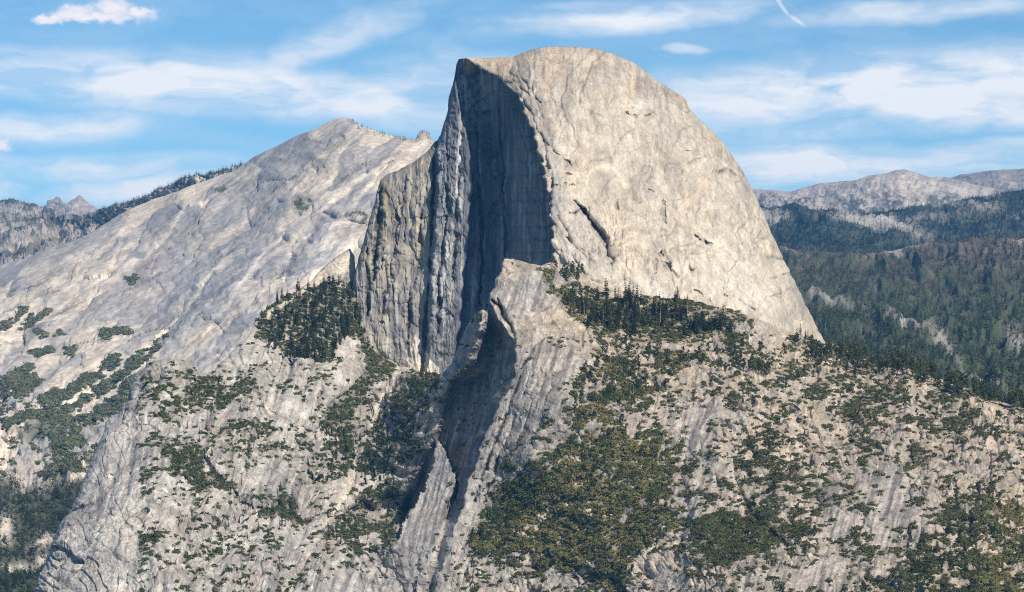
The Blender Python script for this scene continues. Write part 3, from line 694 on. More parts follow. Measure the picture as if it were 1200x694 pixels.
    dust = inside(Uw, Vw, Z_RIDGE) * 1.0; C = mix(C, (.60, .52, .40), dust * sstep(-.35, .35, n3 + .5 * n1 + .2) * .6)
    C = mix(C, (.34, .335, .34), zone_e * .7); C = mix(C, (.60, .58, .54), zone_e * sstep(.1, .6, fluw) * .6); C = mix(C, (.15, .15, .155), zone_e * sstep(.15, .6, -fluw) * .6)
    wall_shade = inw  # shade of the cleft wall painted into its colour, dark and bluish
    wn_ = fbm_s((U + .15 * V) / 3.5, V / 40, 4, .65, False, 66); wall_shade = wall_shade * (1 - .9 * inside(U, V, PILLAR))
    C = mix(C, (.105, .118, .145), wall_shade * .95); C = mix(C, (.05, .057, .072), wall_shade * sstep(-.1, .4, wn_ + .4 * fluw) * .8); C = mix(C, (.34, .35, .36), wall_shade * sstep(.2, .5, -wn_) * .6); C = mix(C, (.40, .42, .42), wall_shade * (blob(U, V, 581, 445, 4, 22, 4) * .7 + sstep(.35, .7, -fluw) * .4))
    for cu, cv, ru, rv, an, col, al in [(336, 476, 34, 20, 8, (.52, .485, .42), .7), (315, 560, 42, 20, -12, (.56, .52, .45), .75), (345, 632, 16, 34, 40, (.60, .57, .52), .7), (140, 500, 10, 60, 22, (.60, .555, .47), .85), (125, 560, 18, 40, 15, (.56, .53, .47), .6),
                                        (200, 585, 16, 26, 20, (.25, .24, .24), .6), (210, 600, 20, 12, 30, (.42, .32, .22), .6), (255, 606, 40, 16, 0, (.54, .50, .44), .6), (90, 650, 16, 50, 18, (.56, .53, .49), .6), (170, 686, 30, 12, 0, (.60, .56, .50), .7), (1040, 560, 8, 60, 12, (.54, .50, .44), .8),
                                        (1050, 600, 26, 44, 12, (.30, .295, .30), .6), (985, 610, 24, 40, 10, (.30, .295, .30), .6), (960, 672, 56, 20, -8, (.54, .48, .41), .75), (818, 520, 12, 22, 8, (.27, .275, .285), .7), (812, 590, 14, 30, 10, (.31, .31, .315), .6), (830, 480, 50, 14, 0, (.42, .385, .35), .6),
                                        (992, 637, 7, 4, 0, (.75, .72, .66), .9), (655, 420, 40, 14, 15, (.55, .49, .40), .6), (615, 340, 12, 22, 35, (.43, .40, .37), .8), (620, 380, 24, 22, 0, (.50, .45, .375), .6), (760, 405, 60, 5, 2, (.56, .49, .40), .6), (1150, 540, 60, 22, 0, (.40, .36, .345), .6),
                                        (480, 400, 0.1, 0.1, 0, (.5, .5, .5), 0), (395, 310, 30, 22, -40, (.60, .52, .40), .9), (345, 350, 24, 10, -40, (.58, .51, .41), .7), (400, 430, 14, 34, 40, (.48, .45, .40), .5), (515, 560, 14, 40, 10, (.46, .45, .43), .7), (500, 640, 20, 34, 10, (.46, .46, .43), .6), 
                                        (445, 690, 10, 30, 20, (.58, .50, .38), .5), (400, 680, 60, 20, 0, (.33, .325, .32), .6), (630, 645, 30, 16, 10, (.58, .51, .41), .6), (770, 665, 26, 24, 0, (.56, .50, .42), .6), (700, 680, 30, 8, 0, (.50, .48, .45), .6), (260, 660, 50, 40, 0, (.33, .32, .315), .55)]:
        C = mix(C, col, blob(Uw, Vw, cu, cv, ru, rv, an) * al * (0.8 + 0.5 * n3))
    chutes = [([(478, 424), (480, 432), (470, 448), (458, 462), (444, 482), (436, 500)], 5.0), ([(484, 418), (478, 430), (492, 436)], 9), ([(420, 505), (418, 545), (404, 580), (388, 606), (380, 616)], 3.2), ([(455, 440), (462, 436), (500, 440)], 3.5),
              ([(300, 470), (330, 492), (366, 512)], 1.2), ([(230, 694), (262, 640), (268, 620)], 2), ([(420, 290), (396, 304), (372, 326)], 7), ([(1046, 530), (1040, 560), (1030, 600), (1018, 636)], 2.6), ([(1062, 560), (1050, 600), (1046, 625)], 1.6),
              ([(900, 694), (925, 668), (930, 650)], 3), ([(975, 694), (985, 660)], 3)]
    for pts, w_ in chutes:
        C = mix(C, (.60, .54, .44), line_w(Ul, Vl, pts, w_) * .85)
    streak = blob(Uw, Vw, 340, 478, 34, 22, 0) + blob(Uw, Vw, 310, 565, 44, 24, 0) + blob(Uw, Vw, 1045, 590, 34, 60, 0) + blob(Uw, Vw, 960, 675, 60, 22, 0) + blob(Uw, Vw, 410, 690, 70, 22, 0) + blob(Uw, Vw, 820, 515, 22, 36, 0) + blob(Uw, Vw, 500, 580, 40, 80, 0)
    st = fbm_s((U + .28 * V) / 3.2, V / 60, 3, .6, False, 64)
    streak = np.clip(streak + smooth + (1 - rocky) * .6, 0, 1); st2 = fbm_s((U + .28 * V) / 7.5, V / 90, 3, .6, False, 68)
    C = mix(C, (.36, .35, .345), streak * .45)
    C = mix(C, (.15, .148, .155), streak * sstep(-.05, .4, st + .5 * st2) * .75)
    C = mix(C, (.58, .54, .48), streak * sstep(.1, .45, -st - .4 * st2) * .6)
    shr = fg_shrub(U, V)
    C = mix(C, (.50, .475, .43), left * sstep(-.5, .4, n3 + .6 * r1 + .3 * n1) * .55)
    C = C * (.82 + .12 * left)[..., None]
    C = mix(C, (.135, .118, .07), shr * .72)
    C = mix(C, (.09, .088, .085), np.clip(j2 * .35 + j1 * .25, 0, 1) * bm_ * (1 - flat * .6) * .8 * (rocky * right + left))
    C = mix(C, (.13, .125, .12), jl * jon * .7 * (1 - .6 * flat) * (1 - .85 * smooth))
    C = C * (1 + .14 * r2 * bm_ + .08 * r1)[..., None]
    C = mix(C, (.20, .185, .085), inside(Uw, Vw, Z_BRUSH) * shr * .8)
    C = mix(C, (.14, .135, .13), np.clip(crack, 0, 1) * .6)
    C = mix(C, (.17, .16, .155), sstep(.42, .62, fbm(X / 4.5, Z / 3.5, octv=3, gain=.7, seed=65)) * .45)
    dk = sstep(.05, .5, fbm(X / 9, Z / 9, octv=4, gain=.7, seed=67)) * sstep(-.2, .3, n1)
    C = mix(C, (.15, .145, .14), dk * .45 * (1 - flat)); C = C * (1 + .2 * fine[..., None])
    C = C * (1 + right[..., None] * np.array((.03, 0, -.04), F32)) * (1.12 - .12 * inw[..., None])
    C = mix(C, (.66, .575, .45), inside(Ul, Vl, Z_PALE) * .85)
    for pts, w_ in chutes[:5] + [([(500, 436), (476, 430), (462, 446), (446, 474)], 6)]:
        C = mix(C, (.66, .59, .48), line_w(Ul, Vl, pts, w_ * 1.2) * .85 * sstep(-.4, .1, n3))
    return U, V, P, C, Nn, shr
FG_U, FG_V, FG_P, FG_C, FG_N, FG_S = fg_build()
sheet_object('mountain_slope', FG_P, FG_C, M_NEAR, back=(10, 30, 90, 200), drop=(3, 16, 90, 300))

# ------------------------------------------------------------------ the pale ridge on the left, with the canyon at its foot
CR_TOP = [(-320, 400), (-220, 372), (-120, 345), (-12, 318), (0, 312), (20, 306), (40, 300), (60, 291), (85, 284), (110, 272), (125, 262), (140, 252), (160, 243), (180, 234), (200, 228), (225, 218), (250, 209), (275, 201), (290, 190), (300, 183), (315, 176), (330, 169), (345, 162), (360, 155),
          (372, 150), (385, 143), (393, 140), (402, 138), (412, 140), (420, 146), (435, 152), (450, 156), (470, 160), (486, 165), (490, 158), (496, 154), (503, 156), (507, 164), (520, 172), (560, 190), (580, 200)]
_CR = tps([(-320, 400, 8600), (-320, 560, 6200), (-320, 760, 4700), (-160, 360, 8600), (-160, 520, 6200), (-160, 694, 4950), (-10, 316, 8700), (60, 292, 8600), (140, 252, 8800), (275, 202, 8500), (402, 140, 8000), (500, 160, 7700), (580, 200, 7600), (0, 400, 7300), (120, 370, 7200), (260, 300, 7300), (380, 240, 7200), (440, 300, 6700), (520, 300, 6500),
           (0, 470, 6500), (100, 450, 6500), (220, 400, 6500), (330, 350, 6500), (0, 520, 6000), (120, 520, 5950), (250, 460, 6000), (400, 440, 5900), (0, 560, 5550), (120, 560, 5550), (60, 620, 5200), (0, 694, 4850), (120, 694, 4850), (300, 600, 5300), (500, 600, 5300), (0, 760, 4600), (300, 760, 4600)])
CR_LINES = [[(0, 346), (30, 340), (62, 326), (90, 318)], [(0, 372), (40, 352), (70, 340)], [(100, 322), (118, 305), (150, 280)], [(160, 330), (190, 300), (215, 280)], [(225, 262), (262, 228), (290, 208)], [(290, 330), (318, 318), (345, 318)], [(360, 268), (345, 286), (338, 312)],
            [(300, 240), (340, 212), (380, 190)], [(370, 262), (400, 252), (432, 254)], [(120, 360), (160, 340), (200, 318)], [(60, 372), (110, 350)], [(150, 400), (200, 372), (250, 352)], [(0, 430), (40, 420), (90, 410), (130, 402)], [(230, 330), (262, 300), (300, 270)], [(380, 220), (420, 196), (450, 176)]]
def cr_build():
    U, V, vt = grid_uv(CR_TOP, 750, 1.15, 1.05)
    D = _CR(U, V)
    dist, _ = pdist(U, V, np.array(CR_TOP, float))
    t = np.clip(dist / 16, 0, 1); D = D + 120 * (1 - np.sqrt(np.clip(1 - (1 - t) ** 2, 0, 1)))
    Uw, Vw = warp(U, V, 8, 40, 72); Ul, Vl = warp(U, V, 2.5, 12, 73)
    al = (U - V) * .70; ac = (U + V) * .70
    ac = (U * .62 + V * .78)
    al = (-U * .78 + V * .62)
    big = fbm_s(ac / 42, al / 150, 3, .5, True, 74); med = fbm_s(ac / 15, al / 60, 4, .55, False, 75); rgh = fbm(U / 14, V / 11, octv=4, gain=.6, seed=76); rg2 = fbm(U / 45, V / 38, octv=4, gain=.55, seed=77)
    low = sstep(430, 520, V)
    for pts, w_, dp in [([(130, 320), (60, 370), (0, 410)], 5, 30), ([(460, 190), (400, 230), (352, 280), (320, 330)], 7, 36), ([(400, 160), (330, 215), (250, 290)], 8, 28), ([(360, 235), (345, 245), (352, 252)], 8, 25), ([(365, 275), (340, 300), (335, 330)], 6, 44),
                        ([(300, 190), (200, 270), (120, 350), (40, 420)], 7, 22), ([(215, 300), (180, 330), (190, 340)], 6, 30), ([(195, 385), (140, 440), (60, 490), (36, 520)], 6, 30), ([(180, 420), (120, 465), (90, 480)], 5, 26), ([(0, 512), (20, 524), (36, 520)], 5, 30),
                        ([(240, 370), (210, 390), (180, 410)], 5, 24), ([(430, 265), (400, 262), (380, 250)], 5, 30), ([(330, 330), (280, 360), (240, 395)], 8, 30), ([(60, 385), (30, 388), (0, 392)], 4, 18), ([(236, 375), (256, 380), (262, 392)], 3, 22)]:
        D = D + dp * line_w(Ul, Vl, pts, w_)
    D = D - 60 * blob(Uw, Vw, 350, 310, 22, 34, 20) - 40 * blob(Uw, Vw, 240, 340, 60, 30, -40) - 40 * blob(Uw, Vw, 80, 520, 60, 30, -20)
    P = unproject(U, V, D)
    up = sstep(0, 30, dist)
    wa_ = al + 9 * fbm(U / 30, V / 30, octv=3, seed=171); wc_ = ac + 9 * fbm(U / 30, V / 30, octv=3, seed=172)
    c1, j1, r1 = cells(wc_ / 19, wa_ / 70, 8); c2, j2, r2 = cells(wc_ / 8, wa_ / 22, 9); c3, j3, r3 = cells(U / 9 + .3 * V / 9, V / 10, 10)
    fc_ = fbm_s(ac / 6, al / 50, 3, .6, True, 196)
    amt = (big * 9 + med * 4 + rgh * (3 + 12 * low) + rg2 * (7 + 22 * low) + c1 * 5 - j1 * 2 + c2 * 1.6 + low * c3 * 5 + fc_ * 1) * (.35 + .65 * up)
    amt = amt * (1 - .6 * sstep(555, 600, V))
    P = displace(P, amt)
    n3 = fbm(U / 9, V / 8, octv=4, gain=.65, seed=81)
    ledge = sum(line_w(Ul + 2 * n3, Vl, q_, 2.0) for q_ in CR_LINES)
    st = fbm_s(ac / 7, al / 60, 4, .6, False, 82)
    C = np.zeros(U.shape + (3,), F32) + np.array((.45, .42, .385), F32)
    C = mix(C, (.33, .335, .355), sstep(-.1, .35, rg2 + .5 * st) * .7)
    C = mix(C, (.58, .51, .42), sstep(.05, .5, -rg2 + .6 * st + .2 * n3) * .7)
    C = mix(C, (.27, .275, .29), sstep(.15, .6, n3 + .4 * st) * .5)
    C = mix(C, (.62, .55, .45), sstep(.0, .4, r1 + .6 * st + .3 * rg2) * .65); C = mix(C, (.26, .275, .31), sstep(.1, .5, -r1 + .7 * st - .3 * rg2) * .65)
    fs_ = fbm_s(ac / 3.2, al / 34, 3, .65, False, 83); C = mix(C, (.24, .245, .26), sstep(.2, .6, fs_) * .3 * sstep(-.2, .3, rg2)); C = mix(C, (.62, .56, .475), sstep(.0, .5, -rg2 + .3 * st) * .4)
    C = mix(C, (.17, .175, .185), np.clip(j1 * .6 + j2 * .3, 0, 1) * sstep(-.1, .3, n3) * .5)
    C = mix(C, (.15, .155, .155), np.clip(ledge, 0, 1) * .7 * sstep(-.3, .2, n3))
    st4 = fbm_s(ac / 13, al / 130, 3, .55, False, 86); C = mix(C, (.25, .265, .30), sstep(.1, .45, st4) * .6); C = mix(C, (.64, .57, .47), sstep(.12, .45, -st4) * .55)
    C = mix(C, (.16, .165, .175), sstep(.35, .75, -fc_) * sstep(-.2, .3, rg2 + n3) * .55)
    C = C * (1 + .14 * r2 + .08 * r1)[..., None]
    for cu, cv, ru, rv, an, col, a_ in [(330, 205, 80, 12, -38, (.50, .47, .43), .5), (215, 330, 30, 34, -40, (.30, .315, .345), .55), (270, 300, 60, 20, -42, (.33, .345, .375), .55), (370, 300, 40, 24, -30, (.31, .33, .365), .7), (400, 240, 46, 8, -18, (.36, .37, .39), .5), (400, 265, 40, 14, -5, (.44, .42, .40), .5),
                                        (180, 310, 24, 12, -10, (.40, .34, .33), .6), (120, 370, 60, 20, -40, (.52, .48, .43), .5), (60, 420, 70, 16, -25, (.56, .51, .44), .6), (300, 335, 60, 8, -35, (.56, .52, .46), .5), (400, 150, 14, 8, 0, (.33, .31, .30), .6), (497, 160, 9, 8, 0, (.30, .27, .25), .8), (220, 385, 40, 14, -45, (.30, .315, .34), .6),
                                        (90, 520, 70, 30, 0, (.35, .35, .365), .6), (62, 558, 8, 14, 20, (.62, .55, .44), .8), (15, 505, 18, 5, 35, (.62, .54, .42), .9), (95, 562, 14, 4, -25, (.60, .53, .44), .9), (8, 620, 8, 12, 0, (.58, .53, .46), .9), (20, 662, 16, 4, 0, (.62, .57, .48), .9), (50, 638, 12, 6, -25, (.58, .50, .42), .8), (52, 656, 5, 4, 0, (.6, .56, .48), .8)]:
        C = mix(C, col, blob(Uw, Vw, cu, cv, ru, rv, an) * a_ * (.85 + .5 * n3))
    for pts, w_ in [([(195, 385), (180, 402), (140, 436), (90, 462), (48, 480), (38, 500)], 2.6), ([(190, 410), (165, 430), (130, 455), (108, 474), (90, 492)], 1.8), ([(350, 260), (310, 300), (280, 340)], 3), ([(270, 300), (230, 345), (190, 390)], 2.2), ([(240, 218), (200, 270), (170, 300)], 2)]:
        C = mix(C, (.66, .61, .53), line_w(Ul, Vl, pts, w_, False) * .85)
    green = np.zeros(U.shape, F32)
    for z in CR_GREEN: green = np.maximum(green, inside(Ul + 5 * n3, Vl + 4 * n3, z) * sstep(-.45, -.1, n3 + .5 * rg2))
    C = mix(C, (.12, .135, .085), green * .9 * sstep(-.75, -.3, n3))
    C = mix(C, (.10, .115, .075), low * sstep(.05, .3, rg2 + .6 * n3) * .7 * (1 - green))
    val = sstep(545, 580, V + 14 * rg2)
    pale = blob(Uw, Vw, 8, 620, 10, 14, 0) + blob(Uw, Vw, 20, 662, 20, 5, 0) + blob(Uw, Vw, 50, 638, 14, 8, -25) + blob(Uw, Vw, 95, 562, 16, 6, -25) + blob(Uw, Vw, 52, 656, 6, 5, 0)
    C = mix(C, (.07, .08, .05), val * (1 - np.clip(pale * 1.6, 0, 1)))
    C = C * (1 + .14 * rgh[..., None]) * np.array((1.17, 1.14, 1.10), F32)
    return U, V, P, C, green
CR_GREEN = [[(0, 490), (30, 482), (60, 486), (96, 492), (80, 500), (40, 498), (0, 500)], [(150, 420), (175, 402), (196, 388), (186, 404), (160, 424)], [(120, 395), (150, 385), (154, 390), (124, 402)], [(150, 330), (158, 322), (164, 330), (154, 338)], [(60, 512), (90, 505), (100, 520), (80, 530), (60, 526)], [(45, 470), (80, 452), (110, 432), (138, 415), (142, 420), (110, 445), (78, 466), (50, 476)], [(58, 478), (100, 460), (140, 432), (175, 405), (190, 408), (160, 432), (120, 458), (80, 480)], [(92, 496), (110, 474), (150, 450), (162, 436), (156, 462), (145, 480), (118, 494)],
            [(0, 450), (16, 436), (40, 428), (34, 440), (52, 446), (44, 458), (20, 468), (0, 466)], [(36, 414), (62, 408), (64, 414), (40, 420)], [(72, 416), (90, 408), (84, 420)], [(0, 380), (12, 374), (36, 362), (34, 366), (10, 384), (0, 392)], [(14, 388), (40, 372), (62, 360), (56, 368), (34, 384)],
            [(344, 240), (352, 232), (360, 240), (362, 246), (350, 246)], [(42, 394), (54, 392), (58, 399), (48, 400)], [(64, 398), (72, 392), (76, 394), (68, 400)], [(405, 256), (412, 249), (432, 252), (432, 262), (418, 258)], [(46, 550), (70, 535), (95, 548), (90, 560), (60, 562)], [(252, 224), (262, 216), (270, 222), (262, 228)]]
CR_U, CR_V, CR_P, CR_C, CR_G = cr_build()
sheet_object('mountain_ridge', CR_P, CR_C, M_FAR, back=(40, 140, 400, 900), drop=(10, 60, 300, 900))

# ------------------------------------------------------------------ generic distant ridges
def ridge(name, top, bot, pts, res, amp, seed, cols, roll=60, mat=M_FAR, scale=1.0, extra=None, back=(40, 140, 400, 900)):
    U, V, vt = grid_uv(top, bot, res)
    D = tps(pts)(U, V)
    dist, _ = pdist(U, V, np.array(top, float))
    t = np.clip(dist / 8, 0, 1); D = D + roll * (1 - np.sqrt(np.clip(1 - (1 - t) ** 2, 0, 1)))
    P = unproject(U, V, D)
    n = fbm(U / (26 * scale), V / (13 * scale), octv=5, gain=.6, ridged=True, seed=seed); n3 = fbm(U / (7 * scale), V / (5 * scale), octv=4, gain=.65, seed=seed + 3)
    P = displace(P, (n * amp + n3 * amp * .45) * sstep(-3, 9, dist))
    C = np.zeros(U.shape + (3,), F32) + np.array(cols[0], F32)
    C = mix(C, cols[1], sstep(-.2, .4, n3 + .4 * n)); 
    C = mix(C, cols[2], sstep(.1, .5, -n3 + .4 * n) * .8)
    if extra: C = extra(U, V, C, n, n3)
    sheet_object(name, P, C, mat, back=back, drop=(10, 60, 300, 900))
    return U, V, P, C

ridge('mountain', [(1040, 240), (1090, 216), (1110, 210), (1125, 205), (1140, 203), (1160, 200), (1180, 199), (1215, 197), (1260, 200), (1330, 193), (1420, 204), (1500, 210)], 240, [(1500, 210, 19500), (1500, 240, 18500), (1040, 240, 18800), (1090, 216, 19500), (1215, 198, 19500), (1090, 240, 18500), (1215, 240, 18500), (1150, 220, 19000)], 0.9, 20, 101,
      [(.30, .27, .25), (.24, .23, .22), (.36, .33, .30)], roll=200)
def clark(U, V, C, n, n3):
    fl = fbm_s((U + .5 * V) / 7, V / 16, 4, .6, False, 197)
    C = mix(C * 0 + np.array((.45, .405, .365), F32), (.30, .28, .275), sstep(-.1, .35, fl + .4 * n3)); C = mix(C, (.56, .50, .43), sstep(.1, .5, -fl) * .7)
    w = sstep(.0, .35, n3 + .3 * n) * sstep(222, 240, V + 8 * n)
    C = mix(C, (.07, .085, .06), w * .8)
    C = mix(C, (.60, .53, .44), blob(U, V, 1062, 216, 34, 12, 8) * .7)
    return mix(C, (.56, .51, .45), blob(U, V, 1120, 224, 30, 5, 8) * .6)
ridge('mountain', [(740, 230), (800, 226), (862, 226), (885, 222), (905, 223), (928, 225), (945, 219), (960, 215), (985, 213), (1005, 211), (1018, 206), (1040, 203), (1050, 200), (1060, 199), (1072, 202), (1084, 206), (1092, 209), (1098, 207), (1108, 208), (1120, 211), (1140, 216), (1165, 221), (1190, 226), (1215, 230), (1280, 222), (1340, 212), (1420, 220), (1500, 216)], 272,
      [(740, 228, 17500), (740, 272, 15200), (1500, 218, 17000), (1500, 272, 15000), (862, 226, 17500), (1060, 200, 17000), (1215, 230, 16500), (862, 272, 15200), (1060, 272, 14800), (1215, 272, 14600), (1000, 240, 16000)], 0.9, 20, 105, [(.42, .38, .35), (.30, .28, .28), (.52, .47, .41)], roll=150, extra=clark)
def fgreen(base, hi, lo, pale):
    def f(U, V, C, n, n3):
        for b in pale: C = mix(C, b[5], blob(U + 5 * n3, V + 3 * n, *b[:5]) * b[6])
        return C
    return f
R3_U, R3_V, R3_P, R3_C = ridge('wooded_hill', [(740, 252), (800, 248), (862, 246), (890, 244), (905, 245), (915, 243), (925, 239), (932, 238), (940, 243), (960, 247), (985, 247), (1010, 250), (1035, 249), (1050, 246), (1075, 242), (1100, 240), (1120, 236), (1140, 233), (1165, 228), (1190, 224), (1215, 220), (1300, 226), (1400, 218), (1500, 226)], 312,
      [(740, 250, 13400), (740, 312, 11000), (1500, 226, 13600), (1500, 312, 11000), (862, 244, 13400), (1040, 240, 13500), (1215, 221, 13800), (862, 312, 11000), (1040, 312, 11000), (1215, 312, 11000), (1000, 262, 12300), (1130, 262, 12700)], 1.0, 30, 111, [(.06, .075, .05), (.05, .065, .045), (.09, .10, .075)], roll=60,
      extra=fgreen(0, 0, 0, [(1005, 262, 30, 5, 10, (.50, .46, .42), .9), (1045, 266, 40, 5, 18, (.52, .48, .43), .9), (1080, 260, 50, 6, 0, (.34, .32, .31), .55), (1100, 240, 30, 5, 5, (.48, .44, .40), .7), (1150, 246, 24, 6, 4, (.50, .45, .41), .7), (1190, 262, 20, 4, -15, (.30, .29, .27), .6), (905, 256, 18, 8, 0, (.46, .43, .40), .7), (998, 255, 16, 6, 20, (.5, .46, .41), .8), (1155, 228, 20, 4, 5, (.5, .46, .42), .7)]))
R4_U, R4_V, R4_P, R4_C = ridge('wooded_hill', [(740, 296), (800, 293), (875, 290), (900, 288), (920, 291), (950, 294), (980, 296), (1005, 299), (1030, 298), (1050, 294), (1068, 289), (1085, 285), (1105, 286), (1125, 283), (1140, 279), (1152, 277), (1165, 280), (1185, 279), (1215, 277), (1300, 284), (1400, 276), (1500, 284)], 620,
      [(740, 294, 10200), (740, 400, 6900), (740, 560, 5200), (1500, 280, 9600), (1500, 400, 6300), (1500, 500, 4900), (1500, 620, 4300), (875, 290, 10200), (1030, 296, 10000), (1215, 278, 9600), (900, 340, 8200), (1050, 340, 8300), (1215, 340, 8000), (900, 400, 6500), (1050, 400, 6300), (1215, 400, 6300), (900, 450, 5500), (1050, 450, 5300), (1215, 480, 4900), (900, 560, 4700), (1215, 560, 4500)], 1.3, 34, 115,
      [(.08, .095, .055), (.065, .08, .045), (.11, .11, .075)], roll=60, scale=1.6,
      extra=fgreen(0, 0, 0, [(1068, 291, 26, 5, -16, (.56, .50, .43), .95), (1040, 300, 24, 4, -16, (.50, .45, .40), .7), (1150, 300, 60, 14, 0, (.20, .15, .14), .5), (970, 355, 30, 3, 10, (.42, .40, .37), .8), (1060, 385, 24, 3, 20, (.46, .43, .39), .8), (1105, 400, 18, 5, 30, (.46, .43, .39), .8), (1190, 405, 14, 8, 60, (.5, .46, .42), .8), (1150, 452, 26, 4, 22, (.5, .46, .42), .9), (920, 300, 30, 4, 0, (.36, .32, .29), .7), (1195, 290, 10, 3, 0, (.5, .45, .4), .7)]))
L1_U, L1_V, L1_P, L1_C = ridge('mountain', [(44, 246), (54, 240), (56, 235), (62, 234), (66, 230), (70, 231), (74, 237), (79, 238), (84, 234), (88, 233), (92, 228), (96, 230), (99, 234), (104, 238), (110, 242), (116, 246), (124, 250), (134, 254)], 268,
      [(44, 246, 21500), (92, 228, 21000), (134, 254, 21000), (44, 268, 20000), (134, 268, 20000), (90, 255, 20500)], 0.7, 22, 121, [(.42, .36, .32), (.36, .30, .28), (.54, .47, .40)], roll=60)
def lc(U, V, C, n, n3):
    C = mix(C, (.075, .09, .065), sstep(.1, .4, n3 - .2 * n + .25 * blob(U, V, 120, 262, 60, 14, -8) + .3 * blob(U, V, 20, 238, 60, 6, 0)) * .9)
    C = mix(C, (.55, .48, .40), blob(U, V, 55, 280, 36, 10, -20) * .6)
    return mix(C, (.075, .09, .065), blob(U, V, 60, 262, 60, 3, 2) * .8 + blob(U, V, 20, 300, 60, 5, -18) * .7)
L2_U, L2_V, L2_P, L2_C = ridge('wooded_ridge', [(-320, 262), (-240, 240), (-150, 250), (-80, 232), (-12, 237), (0, 236), (15, 235), (28, 236), (40, 239), (52, 243), (66, 246), (80, 250), (95, 252), (110, 248), (125, 244), (140, 240), (155, 236), (168, 232), (180, 225), (195, 218), (208, 212), (225, 209), (240, 206), (255, 202), (275, 199), (290, 197)], 430,
      [(-320, 262, 13500), (-320, 430, 8900), (-150, 250, 13500), (-150, 430, 8900), (-12, 236, 13500), (60, 246, 13500), (110, 248, 11800), (200, 216, 9600), (290, 198, 9000), (-12, 300, 10500), (60, 290, 10500), (150, 270, 9900), (-12, 330, 9600), (290, 330, 8700), (150, 330, 9200)], 1.0, 36, 125, [(.44, .40, .36), (.32, .31, .31), (.50, .45, .39)], roll=60, extra=lc)

# valley floor far below everything
me = mesh_from_arrays('ground', np.array([(-15000, -3000, 0), (15000, -3000, 0), (15000, 24500, 0), (-15000, 24500, 0)], F32), quads=np.array([[0, 1, 2, 3]]), colors=np.array([[.07, .08, .05]] * 4), smooth=False)
link('ground', me, M_GROUND, kind='structure')
SKY_TINT = (.80, 1.10, 1.14); CLOUD = (18, 18.3, 18.6); HEAP = (19, 17.9, 18.2); HAZE = 1.85e-5; HAZE_COL = (.12, .46, 1.0); EXPOSURE = 0.14

# ------------------------------------------------------------------ plant shapes
def kites(base, direc, length, width, lift, r, side=None):
    """leaf sprays: flat four-cornered blades as two triangles each"""
    n = len(base)
    d = direc / (np.linalg.norm(direc, axis=1, keepdims=True) + 1e-9)
    if side is None: side = np.cross(d, r.normal(size=(n, 3)))
    side /= np.linalg.norm(side, axis=1, keepdims=True) + 1e-9
    L = length[:, None]; W = width[:, None]
    a = base; b = base + d * L * .55 + side * W; c = base + d * L; e = base + d * L * .55 - side * W
    b[:, 2] += lift; e[:, 2] += lift
    v = np.stack([a, b, c, e], 1).reshape(-1, 3)
    i = np.arange(n)[:, None] * 4
    t = np.concatenate([i + np.array([[0, 1, 2]]), i + np.array([[0, 2, 3]])], 0)
    return v.astype(F32), t.astype(np.int32)

def conifer_crown(r, h=1.0, n=150, wid=.17, low=.12, droop=-.25, gap=.15):
    t = low + (1 - low) * r.random(n) ** 1.25
    tiers = np.round(t * 11) / 11; t = np.clip(t * .45 + tiers * .55, low, .985)
    a = r.random(n) * 6.283
    R = wid * (1 - t) ** .8 * (.65 + .6 * r.random(n)) + .012
    R *= 1 - gap * (np.sin(a * 2 + t * 9) > .3)
    base = np.stack([np.cos(a) * R * .12, np.sin(a) * R * .12, t * h], 1)
    d = np.stack([np.cos(a), np.sin(a), np.full(n, droop) + .5 * (t - .4)], 1)
    sd = np.cross(d, np.array([[0, 0, 1.0]])) + .55 * r.normal(size=d.shape) * np.array([[.3, .3, 1]])
    return kites(base, d, R * 1.1, .020 + R * .33, 0.0, r, side=sd)

def pine_crown(r, h=1.0, clumps=16, per=14, wid=.24, low=.38):
    vs = []; ts = []; o = 0
    for k in range(clumps):
        t = low + (1 - low) * (k + r.random()) / clumps
        R = wid * math.sin(math.pi * min(.98, .16 + .84 * (t - low) / (1 - low))) ** .7
        a = r.random() * 6.283; q = R * (.25 + .75 * r.random())
        c = np.array([math.cos(a) * q, math.sin(a) * q, t * h])
        d = r.normal(size=(per, 3)); d[:, 2] = np.abs(d[:, 2]) * .6
        s = .05 + .045 * r.random()
        v, f = kites(c + r.normal(size=(per, 3)) * s * .35, d, np.full(per, s * 1.3), np.full(per, s * .55), 0, r)
        vs.append(v); ts.append(f + o); o += len(v)
    return np.concatenate(vs), np.concatenate(ts)

def round_crown(r, n=110, low=.0, h=1.0, wid=.5, size=.16):
    """leafy mound; base at 0, height h, half width wid"""
    lob = [(r.normal() * .28, r.normal() * .28, .55 + .45 * r.random()) for _ in range(5)]
    vs = []
    for i in range(n):
        x, y, s = lob[i % 5]
        a = r.random() * 6.283; ph = math.acos(r.random() * .98)
        vs.append(((x + math.sin(ph) * math.cos(a) * .62 * s) * wid, (y + math.sin(ph) * math.sin(a) * .62 * s) * wid, low + (h - low) * math.cos(ph) * s * (.85 + .3 * r.random())))
    b = np.array(vs); d = b - np.array([0, 0, low + .2 * h]) + r.normal(size=b.shape) * .25
    nn_ = d / np.linalg.norm(d, axis=1, keepdims=True)
    up = np.cross(nn_, r.normal(size=b.shape)); up /= np.linalg.norm(up, axis=1, keepdims=True)
    up = up + nn_ * .35 * r.normal(size=(n, 1))
    return kites(b - up * size * .4, up, np.full(n, size) * (.7 + .6 * r.random(n)), np.full(n, size * .5), 0, r, side=np.cross(up, nn_))

